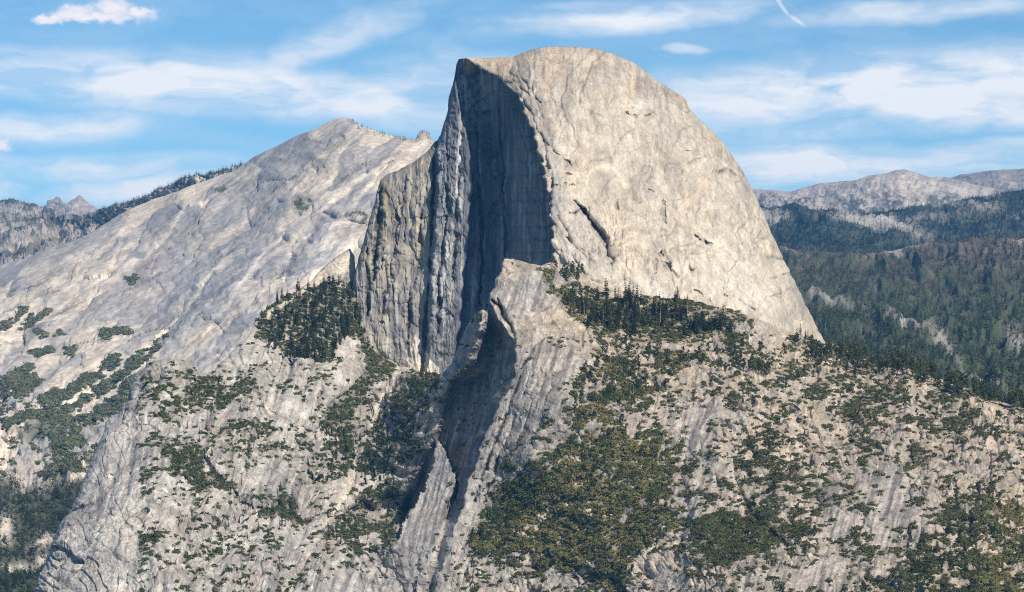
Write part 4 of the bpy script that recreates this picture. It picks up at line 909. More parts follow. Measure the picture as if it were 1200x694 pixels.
def tube_path(pts, rad, k=5):
    pts = np.array(pts, float); vs = []
    for i, p in enumerate(pts):
        for j in range(k):
            a = 6.283 * j / k
            vs.append(p + np.array([math.cos(a), math.sin(a), 0]) * rad[i])
    t = []
    for i in range(len(pts) - 1):
        for j in range(k):
            a = i * k + j; b = i * k + (j + 1) % k
            t += [(a, b, b + k), (a, b + k, a + k)]
    return np.array(vs, F32), np.array(t, np.int32)

def join(parts):
    vs = []; ts = []; o = 0
    for v, t in parts:
        vs.append(v); ts.append(t + o); o += len(v)
    return np.concatenate(vs).astype(F32), np.concatenate(ts).astype(np.int32)

def trunk_shape(r, top=.9, rad=.018, limbs=0):
    bx, by = r.normal() * .012, r.normal() * .012
    parts = [tube_path([(0, 0, -.06), (bx * .5, by * .5, top * .5), (bx, by, top)], [rad, rad * .65, rad * .15])]
    for _ in range(limbs):
        z = top * (.35 + .6 * r.random()); a = r.random() * 6.283; l = .13 * (1.1 - z)+.03
        parts.append(tube_path([(bx * z, by * z, z), (math.cos(a) * l, math.sin(a) * l, z + l * .35)], [rad * .4, rad * .12], 3))
    return join(parts)

def shrub_shape(seed, n=90, size=.42):
    r = np.random.default_rng(seed)
    return round_crown(r, n=n, wid=1.35, h=.72, size=size)

R_ = np.random.default_rng
CONIFERS = [(trunk_shape(R_(k)), conifer_crown(R_(k + 50), wid=.125 + .018 * (k % 4), n=190, low=.06 + .05 * (k % 3))) for k in range(6)]
PINES = [(trunk_shape(R_(k + 10), .8, .018, 5), pine_crown(R_(k + 60), wid=.20 + .03 * (k % 3), low=.30 + .04 * (k % 3))) for k in range(5)]
OAKS = [(trunk_shape(R_(k + 20), .55, .03, 4), round_crown(R_(k + 70), n=170, low=.12, wid=.52, h=1.0, size=.13)) for k in range(4)]
SNAGS = [(trunk_shape(R_(k + 30), 1.0, .026, 16), None) for k in range(4)]
SHRUBS = [shrub_shape(k) for k in range(6)]
LOWCON = [join([conifer_crown(R_(k + 80), n=34, wid=.15, low=.04)]) for k in range(5)]
LOWCON = [(v * np.array([1, 1, 1], F32), t) for v, t in LOWCON]
LOWSNAG = [join([tube_path([(0, 0, -.05), (0, 0, .5), (.01, 0, 1.0)], [.022, .016, .004], 3), conifer_crown(R_(k + 90), n=12, wid=.09, low=.3)]) for k in range(3)]
LOWSHRUB = [shrub_shape(k + 40, 34, .62) for k in range(5)]

def merge(protos, which, pos, size, tint, rot=None, squash=None):
    """many copies of a few small shapes written straight into one mesh"""
    vs = []; ts = []; cs = []; o = 0
    rot = rng.random(len(pos)) * 6.283 if rot is None else rot
    for k, (pv, pt) in enumerate(protos):
        m = which == k
        if not m.any(): continue
        p = pos[m]; s = size[m]; a = rot[m]; n = len(p)
        c, sn = np.cos(a)[:, None], np.sin(a)[:, None]
        x = pv[None, :, 0] * c - pv[None, :, 1] * sn; y = pv[None, :, 0] * sn + pv[None, :, 1] * c
        z = np.repeat(pv[None, :, 2], n, 0)
        v = np.stack([x, y, z], -1) * s[:, None, None] + p[:, None]
        vs.append(v.reshape(-1, 3).astype(F32))
        ts.append((pt[None] + (np.arange(n) * len(pv))[:, None, None]).reshape(-1, 3) + o); o += n * len(pv)
        cs.append(np.repeat(tint[m][:, None], len(pv), 1).reshape(-1, 3))
    return np.concatenate(vs), np.concatenate(ts).astype(np.int32), np.concatenate(cs).astype(F32)

def stuff(name, protos, pos, size, tint, mat, label, cat):
    w = rng.integers(0, len(protos), len(pos))
    v, t, c = merge(protos, w, pos, size, tint)
    o = link(name, mesh_from_arrays(name, v, tris=t, colors=c), mat, kind='stuff')
    o['label'] = label; o['category'] = cat
    return o

def pick(U, V, P, wgt, n, jit=0.5):
    """n surface points chosen with the given weight per unit of picture area"""
    area = np.abs(np.gradient(U, axis=1) * np.gradient(V, axis=0))
    w = (wgt * area).ravel().astype(float)
    w[w < 0] = 0
    idx = rng.choice(w.size, size=n, p=w / w.sum(), replace=True)
    m, nn = U.shape
    i = idx // nn; j = idx % nn
    i2 = np.clip(i + 1, 0, m - 1); j2 = np.clip(j + 1, 0, nn - 1)
    a = rng.random(n)[:, None]; b = rng.random(n)[:, None]
    q = P[i, j] * (1 - a) * (1 - b) + P[i2, j] * a * (1 - b) + P[i, j2] * (1 - a) * b + P[i2, j2] * a * b
    return q, idx

def colour(base, n, var=.25, hue=.12):
    c = np.array(base)[None] * (1 + var * rng.normal(size=(n, 1))) * (1 + hue * rng.normal(size=(n, 3)) * np.array([1, .5, .6]))
    return np.clip(c, .006, .6)

# ------------------------------------------------------------------ far woods (nobody could count these)
u, v, P = R4_U, R4_V, R4_P
nz = fbm(u / 26, v / 14, octv=4, gain=.6, seed=201)
pale = np.zeros(u.shape)
for b in [(1068, 291, 26, 5, -16), (970, 355, 30, 3, 10), (1060, 385, 24, 3, 20), (1105, 400, 18, 5, 30), (1190, 405, 14, 8, 60), (1150, 452, 26, 4, 22), (1040, 300, 20, 3, -16)]: pale += blob(u, v, *b)
w = np.clip(1 - 1.3 * pale, 0, 1) * np.clip(.62 + 1.2 * nz, .12, 1.2)
w = w * np.where((u < 860) | (u > 1215), .4, 1.0) * (v < 570)
q, idx = pick(u, v, P, w, 38000)
vv = v.ravel()[idx]; uu = u.ravel()[idx]
red = sstep(350, 312, vv + 16 * rng.normal(size=len(vv)) - .05 * (uu - 900)) * (rng.random(len(vv)) < .78)
size = (10 + 12 * rng.random(len(vv))) * (1 - .2 * red)
tint = colour((.075, .112, .044), len(vv), .34)
warmt = rng.random(len(vv)) < .08
tint[warmt] = colour((.13, .085, .055), int(warmt.sum()), .25)
k = red > .5; tint[k] = colour((.15, .078, .066), int(k.sum()), .3)
stuff('far_forest', LOWCON, q[~k], size[~k], tint[~k], M_FOREST, 'dense green conifer forest filling the valley right of the dome', 'forest')
stuff('burnt_forest', LOWCON, q[k], size[k], tint[k], M_FOREST, 'reddish brown dead forest along the top of the wooded valley', 'forest')
sn = rng.random(len(q)) < .05
stuff('dead_trunks', LOWSNAG, q[sn] + np.array([4, 3, 0]), size[sn] * .9, colour((.26, .22, .19), int(sn.sum())), M_FOREST, 'bare grey dead trunks dotted through the far valley forest', 'dead trees')

u, v, P = R3_U, R3_V, R3_P
nz = fbm(u / 22, v / 10, octv=4, gain=.6, seed=203)
pale = np.zeros(u.shape)
for b in [(1005, 262, 30, 5, 10), (1045, 266, 40, 5, 18), (1100, 240, 30, 5, 5), (1150, 246, 24, 6, 4), (905, 256, 18, 8, 0), (998, 255, 16, 6, 20), (1155, 228, 20, 4, 5), (1080, 258, 40, 5, 0)]: pale += .8 * blob(u, v, *b)
q, idx = pick(u, v, P, np.clip(1 - pale, .12, 1) * np.clip(.7 + nz, .15, 1.2) * np.where((u < 860) | (u > 1215), .4, 1.0), 17000)
stuff('far_forest', LOWCON, q, 12 + 12 * rng.random(len(q)), colour((.040, .058, .044), len(q), .25), M_FOREST, 'dark blue-green forest on the hills below the far right peaks', 'forest')
u, v, P = L2_U, L2_V, L2_P
nz = fbm(u / 16, v / 8, octv=4, gain=.6, seed=205)
dist = v - np.interp(u, *np.array([(-12, 237), (66, 246), (95, 252), (140, 240), (200, 216), (275, 199), (290, 197)], float).T)
w = np.clip(nz * 1.5 + .1, 0, 1) * .25 + np.exp(-(dist / 12) ** 2) * (.25 + .9 * sstep(100, 150, u)) + .9 * blob(u, v, 60, 262, 70, 4, 2) + .8 * blob(u, v, 30, 300, 60, 4, -18) + .7 * blob(u, v, 120, 258, 40, 8, -20) + .5 * blob(u, v, 20, 275, 20, 5, 0) - .8 * blob(u, v, 60, 284, 24, 7, -20)
w = w * np.where(u < -12, .5, 1.0)
q, idx = pick(u, v, P, np.clip(w, 0, 1.2), 6200)
stuff('ridge_forest', LOWCON, q, 9 + 8 * rng.random(len(q)), colour((.045, .062, .042), len(q), .2), M_FOREST, 'dark forest capping the low ridge at the far left', 'forest')
u, v, P = CR_U, CR_V, CR_P
nz = fbm(u / 16, v / 12, octv=4, gain=.6, seed=207)
topd = v - np.interp(u, *np.array(CR_TOP, float).T)
w = sstep(540, 575, v + 10 * nz) * 1.0 * (u < 160) * np.clip(1.0 + .5 * nz, .2, 1.3)
for b in [(8, 620, 10, 14, 0), (20, 662, 20, 5, 0), (50, 638, 14, 7, -25), (95, 562, 16, 6, -25), (52, 656, 6, 5, 0)]: w *= np.clip(1 - 1.3 * blob(u, v, *b), 0, 1)
w = w * np.where(u < -12, .4, 1.0)
q, idx = pick(u, v, P, w, 7600)
stuff('canyon_forest', LOWCON, q, 11 + 9 * rng.random(len(q)), colour((.062, .088, .045), len(q), .3), M_FOREST, 'green forest on the canyon floor at the lower left', 'forest')
w = np.exp(-(topd / 3.5) ** 2) * ((u > 412) & (u < 505)) * 1.6 + np.exp(-((topd - 3) / 5) ** 2) * ((u > 60) & (u < 270)) * .05 + .9 * blob(u, v, 352, 240, 8, 6, 30) + .9 * blob(u, v, 418, 253, 14, 3, 0) + .35 * blob(u, v, 260, 224, 10, 4, -40) + .02 * np.clip(nz, 0, 1) * (v < 330) + .5 * sum(line_w(u, v, q_, 1.6) for q_ in CR_LINES) * (nz > -.1) + CR_G * .05 + .035 * (v > 470) * (v < 560) * np.clip(.3 + nz, 0, 1) + .6 * blob(u, v, 150, 330, 3, 20, 40) * .1
q, idx = pick(u, v, P, np.clip(w, 0, 2) * (u < 520), 1150)
stuff('ridge_trees', LOWCON, q, 5 + 8 * rng.random(len(q)) ** 2, colour((.055, .068, .045), len(q), .25), M_FOREST, 'small dark conifers strung along the pale ridge and its ledges', 'trees')
w = CR_G + .16 * (v > 468) * (v < 560) * np.clip(nz * 2, 0, 1)
q, idx = pick(u, v, P, w * (u < 240), 5200)
stuff('canyon_brush', LOWSHRUB, q, 4 + 4 * rng.random(len(q)), colour((.17, .19, .11), len(q), .2), M_BRUSH, 'green brush filling the gullies of the pale left ridge', 'brush')

# ------------------------------------------------------------------ brush and trees on the near slopes
u, v, P, NN = FG_U, FG_V, FG_P, FG_N
uw, vw = warp(u, v, 6, 22, 210)
n1 = fbm(u / 20, v / 13, octv=5, gain=.62, seed=211); n2 = fbm(u / 7, v / 4.5, octv=3, gain=.6, seed=212)
shr = FG_S; right = (u > pl(v, FG_EDGE) + 30)
bare = sum(blob(u, v, *b) for b in BARE)
q, idx = pick(u, v, P, shr, 29000)
uu = u.ravel()[idx]; vv = v.ravel()[idx]
ssz = 1.7 + 2.6 * rng.random(len(q)) ** 1.5
inb = inside(uu + 6 * rng.normal(size=len(uu)), vv, Z_BRUSH)
patch = fbm(uu / 14, vv / 10, octv=3, seed=214)
olive = inb | (inside(uu, vv, Z_BOARD)) | (inside(uu, vv, Z_UPPER) & (patch > .1)) | ((uu > 1150) & (vv > 590))
stint = colour((.108, .116, .042), len(q), .2, .05)
k = olive & (patch > -.35); stint[k] = colour((.185, .180, .064), int(k.sum()), .16, .04)
k = olive & (patch > .3); stint[k] = colour((.235, .20, .075), int(k.sum()), .16, .04)
k = uu < pl(vv, FG_EDGE); stint[k] = colour((.092, .114, .042), int(k.sum()), .2, .05)
k = (rng.random(len(q)) < .03); stint[k] = colour((.19, .15, .10), int(k.sum()), .2, .05)

# trees: kind, polygon, number, height range, density cut, label, group
GROVES = [
    ('con', Z_LEDGE, 250, (13, 22), 'dark conifer in the dense grove on the ledge left of the sheer cliff', 'conifers on the ledge left of the cliff'),
    ('con', Z_SFOR, 215, (14, 23), 'conifer in the dark belt of forest below the foot of the dome', 'conifers in the belt below the dome'),
    ('pine', [(655, 318), (672, 330), (690, 345), (690, 372), (672, 376), (655, 356)], 26, (10, 17), 'tree in the loose grove below the dark arch at the dome foot', 'trees below the dark arch'),
    ('con', [(758, 352), (806, 352), (806, 362), (758, 362)], 9, (10, 17), 'small conifer standing against the pale foot of the dome', 'conifers against the foot of the dome'),
    ('pine', [(640, 312), (700, 322), (704, 336), (660, 326), (640, 318)], 16, (9, 15), 'pine growing at the dome wall beside the shaded face', 'pines between the shaded face and the dome'),
    ('con', [(925, 388), (955, 402), (952, 410), (925, 402)], 14, (10, 16), 'conifer in the small row at the right foot of the dome', 'conifers at the right foot of the dome'),
    ('pine', [(840, 404), (900, 412), (930, 420), (900, 440), (850, 435)], 46, (11, 18), 'rounded pine on the stony shoulder below the right part of the dome', 'pines on the stony shoulder'),
    ('pine', [(950, 405), (1000, 410), (1060, 430), (1130, 452), (1225, 484), (1225, 494), (1130, 464), (1060, 446), (1000, 430), (950, 425)], 230, (11, 20), 'pine on the crest line in front of the forested valley', 'pines along the right crest'),
    ('pine', Z_UPPER, 85, (8, 14), 'scattered pine on the brushy slope under the belt of forest', 'pines on the upper slope'),
    ('oak', Z_CENTR, 55, (6, 11), 'dark leafy tree in the thicket in the middle of the right slope', 'trees of the middle thicket'),
    ('pine', Z_BRUSH, 120, (6, 13), 'pine standing alone in the olive brown brush field', 'pines in the brush field'),
    ('oak', Z_GROVE, 80, (7, 13), 'leafy green tree in the grove on the left border of the brush field', 'leafy trees left of the brush field'),
    ('con', Z_LOWR, 72, (10, 19), 'dark conifer among brush in the lower right corner', 'conifers in the lower right corner'),
    ('pine', Z_MIDR, 48, (6, 11), 'small pine among boulders and brush on the right slope', 'small pines on the right slope'),
    ('pine', Z_RIGHT, 55, (6, 11), 'small pine in the brush band under the right crest', 'pines in the band under the right crest'),
    ('pine', Z_RIDGE, 60, (6, 11), 'small pine on the pale sandy ground near the right crest', 'pines on the sandy ground'),
    ('con', Z_BASIN, 170, (9, 16), 'conifer in the green basin below the sheer cliff', 'conifers of the basin below the cliff'),
    ('con', Z_GULLY, 50, (8, 14), 'conifer in the brushy gully left of the basin', 'conifers of the gully'),
    ('con', Z_LOWB, 45, (7, 13), 'small conifer on the rocky steps under the basin', 'conifers under the basin'),
    ('con', Z_MIDL, 16, (8, 14), 'conifer around the round green patch on the left slope', 'conifers of the round green patch'),
    ('con', [(190, 440), (300, 440), (320, 500), (280, 600), (200, 560), (180, 500)], 44, (6, 12), 'small conifer on a ledge of the left rock spur', 'conifers on the left spur'),
    ('con', [(250, 600), (400, 600), (460, 640), (440, 694), (250, 694)], 46, (7, 13), 'conifer on the steep grey slabs at the bottom left', 'conifers on the bottom left slabs'),
    ('pine', [(540, 640), (800, 650), (1000, 600), (1060, 640), (1060, 700), (540, 700)], 46, (6, 11), 'pine on the pale rock at the bottom of the right slope', 'pines at the bottom of the right slope'),
    ('oak', Z_STRIP, 26, (4, 7), 'bushy tree in the bright green strip by the cliff foot', 'bushy trees by the cliff foot'),
    ('oak', Z_PATCH, 22, (5, 8), 'bushy tree in the dark green patch at the bottom right', 'bushy trees of the dark patch'),
    ('con', [(548, 368), (572, 366), (566, 378), (550, 382)], 14, (7, 13), 'conifer on top of the rock rib in front of the shaded cliff', 'conifers on the rock rib'),
    ('snag', Z_SFOR, 14, (12, 18), 'bare pale dead trunk among the belt of forest below the dome', 'dead trunks below the dome'),
    ('snag', Z_UPPER, 12, (8, 13), 'bare dead tree on the brushy slope under the belt of forest', 'dead trees on the upper slope'),
    ('snag', [(840, 404), (900, 412), (1060, 440), (1120, 460), (1000, 450), (900, 440)], 14, (9, 14), 'bare pale dead tree on the stony ground near the right crest', 'dead trees near the right crest'),
    ('snag', Z_BRUSH, 10, (7, 12), 'bare dead tree standing in the olive brown brush field', 'dead trees in the brush field'),
]
trees = []
for kind, zn, n, hr, lab, grp in GROVES:
    w = inside(u, v, zn) * (1 - inside(u, v, Z_PALE)) * np.clip(.55 + n1 + .4 * n2, .08, 1.5) * np.clip(1 - 1.25 * bare, .02, 1)
    q, idx = pick(u, v, P, w, n)
    for p in q:
        h = hr[0] + (hr[1] - hr[0]) * rng.random() ** 1.3
        if kind == 'con' and rng.random() < .12: h *= .6
        trees.append((h / p[1], kind, p, h, lab, grp))
trees.sort(key=lambda t: -t[0])
NAMES = {'con': ('conifer_tree', 'conifer'), 'pine': ('pine_tree', 'pine'), 'oak': ('leafy_tree', 'tree'), 'snag': ('dead_tree', 'dead tree')}
SETS = {'con': (CONIFERS, M_CONIFER), 'pine': (PINES, M_PINE), 'oak': (OAKS, M_OAK), 'snag': (SNAGS, M_SNAG)}
MESH = {}
for kd, (ps, mt) in SETS.items():
    for k, (tr, cr) in enumerate(ps):
        a = mesh_from_arrays('trunk', tr[0], tris=tr[1]); a.materials.append(M_SNAG if kd == 'snag' else M_BARK)
        b = None
        if cr is not None: b = mesh_from_arrays('crown', cr[0], tris=cr[1]); b.materials.append(mt)
        MESH[kd, k] = (a, b)
N_TREES = 300
quota = {'snag': 40, 'oak': 70, 'con': 300, 'pine': 300}
done = {}; rest = []
for t in trees:
    _, kd, p, h, lab, grp = t
    if done.get(kd, 0) >= quota[kd] or sum(done.values()) >= N_TREES and kd != 'snag' and kd != 'oak': rest.append(t); continue
    done[kd] = done.get(kd, 0) + 1
    k = int(rng.integers(0, len(SETS[kd][0]))); tr, cr = MESH[kd, k]
    e = bpy.data.objects.new(NAMES[kd][0], None); COL.objects.link(e)
    e.location = (p[0], p[1], p[2] - .2); e.rotation_euler = (0, 0, rng.random() * 6.283); s = h * (.85 + .3 * rng.random())
    e.scale = (s, s, h); e.empty_display_size = .1
    e['label'] = lab; e['category'] = NAMES[kd][1]; e['group'] = grp
    link('trunk', tr, None, e)
    if cr is not None: link('crown', cr, None, e)
def lows(ps, r0): return [join([t_, c_] if c_ is not None else [t_]) for t_, c_ in ps]
for kd, lab in [('con', 'smaller dark conifers filling in the groves of the near slopes'), ('pine', 'smaller pines scattered over the near slopes'), ('oak', 'small leafy trees mixed into the thickets'), ('snag', 'thin dead trees on the near slopes')]:
    rr = [t for t in rest if t[1] == kd]
    if not rr: continue
    base = {'con': (.082, .100, .042), 'pine': (.100, .118, .044), 'oak': (.094, .125, .038), 'snag': (.3, .27, .24)}[kd]
    stuff({'con': 'conifer_grove', 'pine': 'pine_grove', 'oak': 'thicket', 'snag': 'dead_trees'}[kd], lows(SETS[kd][0], 0), np.array([t[2] for t in rr]), np.array([t[3] for t in rr]), colour(base, len(rr), .33), M_FOREST, lab, 'trees')

# shrubs: the largest ones one by one, the rest as brush
q_s = pick(u, v, P, shr, 1)[0]  # keeps the random order stable
big = rng.permutation(len(ssz))[:220]
SM = []
for k, (sv, st_) in enumerate(SHRUBS):
    for mt in (M_SHRUB, M_OAK):
        me = mesh_from_arrays('shrub', sv, tris=st_); me.materials.append(mt); SM.append(me)
qs, ids = pick(u, v, P, shr * (u > 560) * (v > 420) + .25 * shr * (v > 420), 240)
SH_AREAS = [(inside, Z_BRUSH, 'large round shrub in the olive brown brush field', 'large shrubs in the brush field'), (inside, Z_LOWR, 'large shrub in the lower right corner', 'large shrubs in the lower right corner'),
            (inside, Z_UPPER, 'large shrub on the slope under the belt of forest', 'large shrubs under the belt of forest'), (inside, Z_MIDR, 'large shrub between grey boulders on the right slope', 'large shrubs on the right slope'),
            (inside, Z_RIDGE, 'large shrub on the pale sandy ground near the right crest', 'large shrubs near the right crest')]
us = u.ravel()[ids]; vs_ = v.ravel()[ids]
for i, p in enumerate(qs):
    lab, grp = None, None
    for fn, z, l_, g_ in SH_AREAS:
        if inside(np.array([us[i]]), np.array([vs_[i]]), z)[0]: lab, grp = l_, g_; break
    if lab is None:
        if us[i] < pl(vs_[i], FG_EDGE): lab, grp = 'large shrub on the rocky slopes left of the shaded wall', 'large shrubs left of the shaded wall'
        else: lab, grp = 'large shrub on open rock of the right slope', 'large shrubs on open rock'
    o = link('shrub', SM[int(rng.integers(0, len(SM)))], None)
    s = 3.0 + 1.6 * rng.random()
    o.location = (p[0], p[1], p[2] - .4); o.rotation_euler = (0, 0, rng.random() * 6.283); o.scale = (s, s, s * .95)
    o['label'] = lab; o['category'] = 'shrub'; o['group'] = grp
q2, idx2 = pick(u, v, P, shr, 1)
q, idx = pick(u, v, P, shr, len(ssz)); # positions for the brush
uu = u.ravel()[idx]; vv = v.ravel()[idx]
inb = inside(uu + 6 * rng.normal(size=len(uu)), vv, Z_BRUSH)
patch = fbm(uu / 14, vv / 10, octv=3, seed=214)
olive = inb | (inside(uu, vv, Z_BOARD)) | (inside(uu, vv, Z_UPPER) & (patch > .1)) | ((uu > 1150) & (vv > 590))
stint = colour((.108, .116, .042), len(q), .2, .05)
k = olive & (patch > -.35); stint[k] = colour((.185, .180, .064), int(k.sum()), .16, .04)
k = olive & (patch > .3); stint[k] = colour((.235, .20, .075), int(k.sum()), .16, .04)
k = uu < pl(vv, FG_EDGE); stint[k] = colour((.092, .114, .042), int(k.sum()), .2, .05)
k = (rng.random(len(q)) < .03); stint[k] = colour((.19, .15, .10), int(k.sum()), .2, .05)
stuff('brush', LOWSHRUB, q - np.array([0, 0, .3]), ssz, stint, M_BRUSH, 'olive and green brush spread over the near slopes', 'brush')

# broken rock at the foot of the walls and over the right slope
def rock_shape(seed):
    r = R_(seed); p = r.normal(size=(9, 3)); p /= np.linalg.norm(p, axis=1, keepdims=True); p *= (.6 + .5 * r.random((9, 1))); p[:, 2] *= .7
    import bmesh
    bm = bmesh.new()
    for c in p: bm.verts.new(c)
    bmesh.ops.convex_hull(bm, input=bm.verts)
    loose = [x for x in bm.verts if not x.link_faces]
    if loose: bmesh.ops.delete(bm, geom=loose, context='VERTS')
    bm.verts.index_update()
    vv_ = np.array([x.co[:] for x in bm.verts], F32); tt = np.array([[y.index for y in f.verts] for f in bm.faces], np.int32); bm.free()
    return vv_, tt
ROCKS = [rock_shape(k) for k in range(6)]
w = inside(uw, vw, Z_TALUS) * 1.0 + inside(uw, vw, Z_BOARD) * .5 + inside(uw, vw, Z_UPPER) * .35 + .30 * right * (v > 430) + .25 * inside(uw, vw, Z_RIDGE) + .12 * (u < 560) * (v > 440)
q, idx = pick(u, v, P, w * np.clip(.3 + n1 + .5 * n2, .02, 1), 7000)
stuff('rubble', ROCKS, q, .6 + 1.9 * rng.random(len(q)) ** 3, colour((.42, .38, .33), len(q), .15, .03), M_NEAR, 'pale broken rock scattered over the near slopes', 'rubble')
# ------------------------------------------------------------------ light, sky, air
sun_d = bpy.data.lights.new('sun', 'SUN'); sun_d.energy = 5.0; sun_d.angle = math.radians(0.5); sun_d.color = (1.0, 0.91, 0.79)
sun = bpy.data.objects.new('sun', sun_d); COL.objects.link(sun)
from mathutils import Vector
sun.rotation_euler = Vector(tuple(-SUN)).to_track_quat('-Z', 'Y').to_euler()

world = bpy.data.worlds.new('World'); scene.world = world; world.use_nodes = True
nt = world.node_tree; N = nt.nodes; L = nt.links
for n in list(N): N.remove(n)
out = N.new('ShaderNodeOutputWorld'); bg = N.new('ShaderNodeBackground')
sky = N.new('ShaderNodeTexSky'); sky.sky_type = 'NISHITA'; sky.sun_disc = False
sky.sun_elevation = SEL
sky.sun_rotation = math.atan2(SUN[0], SUN[1])
sky.altitude = 2200; sky.air_density = 1.0; sky.dust_density = 0.2; sky.ozone_density = 3.0
bg.inputs['Strength'].default_value = 0.052
tc = N.new('ShaderNodeTexCoord')
sp = N.new('ShaderNodeSeparateXYZ'); L.new(tc.outputs['Generated'], sp.inputs[0])
def M(op, a, b=None, c=None, clamp=False):
    n = N.new('ShaderNodeMath'); n.operation = op; n.use_clamp = clamp
    for i, x in enumerate([a, b, c]):
        if x is None: continue
        if isinstance(x, (int, float)): n.inputs[i].default_value = x
        else: L.new(x, n.inputs[i])
    return n.outputs[0]
# bearing and height of the view direction, in hundredths
az = M('MULTIPLY', M('ARCTAN2', sp.outputs[0], sp.outputs[1]), 38.0)
el = M('MULTIPLY', M('ARCSINE', sp.outputs[2]), 38.0)
cb = N.new('ShaderNodeCombineXYZ'); L.new(az, cb.inputs[0]); L.new(el, cb.inputs[1])
def noise(vec, scale, sx, sy, rot, detail=6, rough=.6, loc=(0, 0, 0)):
    mp = N.new('ShaderNodeMapping'); mp.inputs['Scale'].default_value = (sx, sy, 1); mp.inputs['Rotation'].default_value = (0, 0, math.radians(rot)); mp.inputs['Location'].default_value = loc
    L.new(vec, mp.inputs['Vector'])
    nz = N.new('ShaderNodeTexNoise'); nz.noise_dimensions = '2D'; nz.inputs['Scale'].default_value = scale; nz.inputs['Detail'].default_value = detail; nz.inputs['Roughness'].default_value = rough
    L.new(mp.outputs[0], nz.inputs['Vector'])
    return nz
wn = noise(cb.outputs[0], 1.0, .55, .9, 0, 4, .55)
ws = N.new('ShaderNodeVectorMath'); ws.operation = 'SUBTRACT'; L.new(wn.outputs['Color'], ws.inputs[0]); ws.inputs[1].default_value = (.5, .5, .5)
wm = N.new('ShaderNodeVectorMath'); wm.operation = 'MULTIPLY'; L.new(ws.outputs[0], wm.inputs[0]); wm.inputs[1].default_value = (1.8, .32, 0)
wa = N.new('ShaderNodeVectorMath'); wa.operation = 'ADD'; L.new(cb.outputs[0], wa.inputs[0]); L.new(wm.outputs[0], wa.inputs[1])
W = wa.outputs[0]
def P2(u, v):
    """bearing and height of a spot given in photo pixels"""
    x = (u - CU) / FOC; z = (HV - v) / FOC; r = math.sqrt(1 + x * x + z * z)
    return math.atan2(x, 1) * 38.0, math.asin(z / r) * 38.0
def cloud(u, v, ru, rv, rot, soft=1.0, vec=None):
    mp = N.new('ShaderNodeMapping'); mp.vector_type = 'TEXTURE'
    x, y = P2(u, v)
    mp.inputs['Location'].default_value = (x, y, 0); mp.inputs['Rotation'].default_value = (0, 0, math.radians(rot)); mp.inputs['Scale'].default_value = (ru / 100, rv / 100, 1)
    L.new(W if vec is None else vec, mp.inputs['Vector'])
    ln = N.new('ShaderNodeVectorMath'); ln.operation = 'LENGTH'; L.new(mp.outputs[0], ln.inputs[0])
    mr = N.new('ShaderNodeMapRange'); mr.interpolation_type = 'SMOOTHERSTEP'; mr.inputs['From Min'].default_value = 1.25; mr.inputs['From Max'].default_value = 1.25 - 1.25 * soft
    L.new(ln.outputs['Value'], mr.inputs['Value'])
    return mr.outputs[0]
wisps = [(190, 98, 360, 30, -4, .85), (400, 110, 200, 26, -12, .7), (60, 96, 120, 20, -2, .6), (330, 62, 110, 26, 24, .42), (430, 24, 170, 14, 14, .35), (500, 96, 90, 30, -10, .40), (60, 150, 150, 18, 3, .62), (70, 200, 210, 16, 2, .66), (180, 222, 120, 20, 5, .6), (10, 225, 60, 12, 0, .5),
         (960, 108, 250, 40, 4, .95), (1120, 96, 190, 34, 2, .95), (850, 100, 90, 24, 6, .65), (1150, 130, 160, 24, -2, .75), (960, 150, 130, 16, 2, .6), (950, 196, 170, 26, 0, .85), (1120, 190, 160, 18, 3, .66), (1190, 180, 80, 14, 0, .6),
         (740, 22, 190, 14, 5, .62), (640, 30, 90, 14, 4, .4), (1080, 12, 170, 14, 3, .48), (680, 8, 60, 8, 0, .3), (560, 70, 60, 30, 0, .25), (795, 55, 26, 6, 0, .4)]
tot = None
for u, v, ru, rv, rot, a in wisps:
    c = M('MULTIPLY', M('POWER', cloud(u, v, ru * 1.15, rv * 1.3, rot), .7), min(1.0, a * 1.25))
    tot = c if tot is None else M('MAXIMUM', tot, c)
n1 = noise(W, 1.0, .75, 2.6, -4, 6, .52).outputs['Fac']
n2 = noise(W, 1.0, 1.3, 8.0, 7, 5, .55, (3.1, 1.7, 0)).outputs['Fac']
tex = M('ADD', M('MULTIPLY', n1, 1.35), M('MULTIPLY', n2, .35))
tm = N.new('ShaderNodeMapRange'); tm.inputs['From Min'].default_value = .60; tm.inputs['From Max'].default_value = 1.05; tm.inputs['To Min'].default_value = .34; tm.inputs['To Max'].default_value = 1.35
L.new(tex, tm.inputs['Value'])
cir = M('MULTIPLY', tot, tm.outputs[0], clamp=True)
thin = M('MULTIPLY', M('SUBTRACT', tm.outputs[0], .6), .14, clamp=True)
cir = M('MAXIMUM', cir, thin)
# small heaped clouds
fn = noise(cb.outputs[0], 1.0, 7, 9, 0, 5, .6)
fs = N.new('ShaderNodeVectorMath'); fs.operation = 'SUBTRACT'; L.new(fn.outputs['Color'], fs.inputs[0]); fs.inputs[1].default_value = (.5, .5, .5)
fm = N.new('ShaderNodeVectorMath'); fm.operation = 'MULTIPLY'; L.new(fs.outputs[0], fm.inputs[0]); fm.inputs[1].default_value = (.30, .16, 0)
fa = N.new('ShaderNodeVectorMath'); fa.operation = 'ADD'; L.new(cb.outputs[0], fa.inputs[0]); L.new(fm.outputs[0], fa.inputs[1])
heap = None
for u, v, ru, rv, rot, s in [(85, 16, 36, 11, 8, .95), (132, 9, 28, 15, 0, .95), (112, 20, 70, 8, 0, .95), (162, 15, 28, 9, 0, .95), (60, 23, 24, 7, 0, .95), (2, 172, 14, 8, 0, .9)]:
    c = cloud(u, v, ru, rv, rot, s, fa.outputs[0]); heap = c if heap is None else M('MAXIMUM', heap, c)
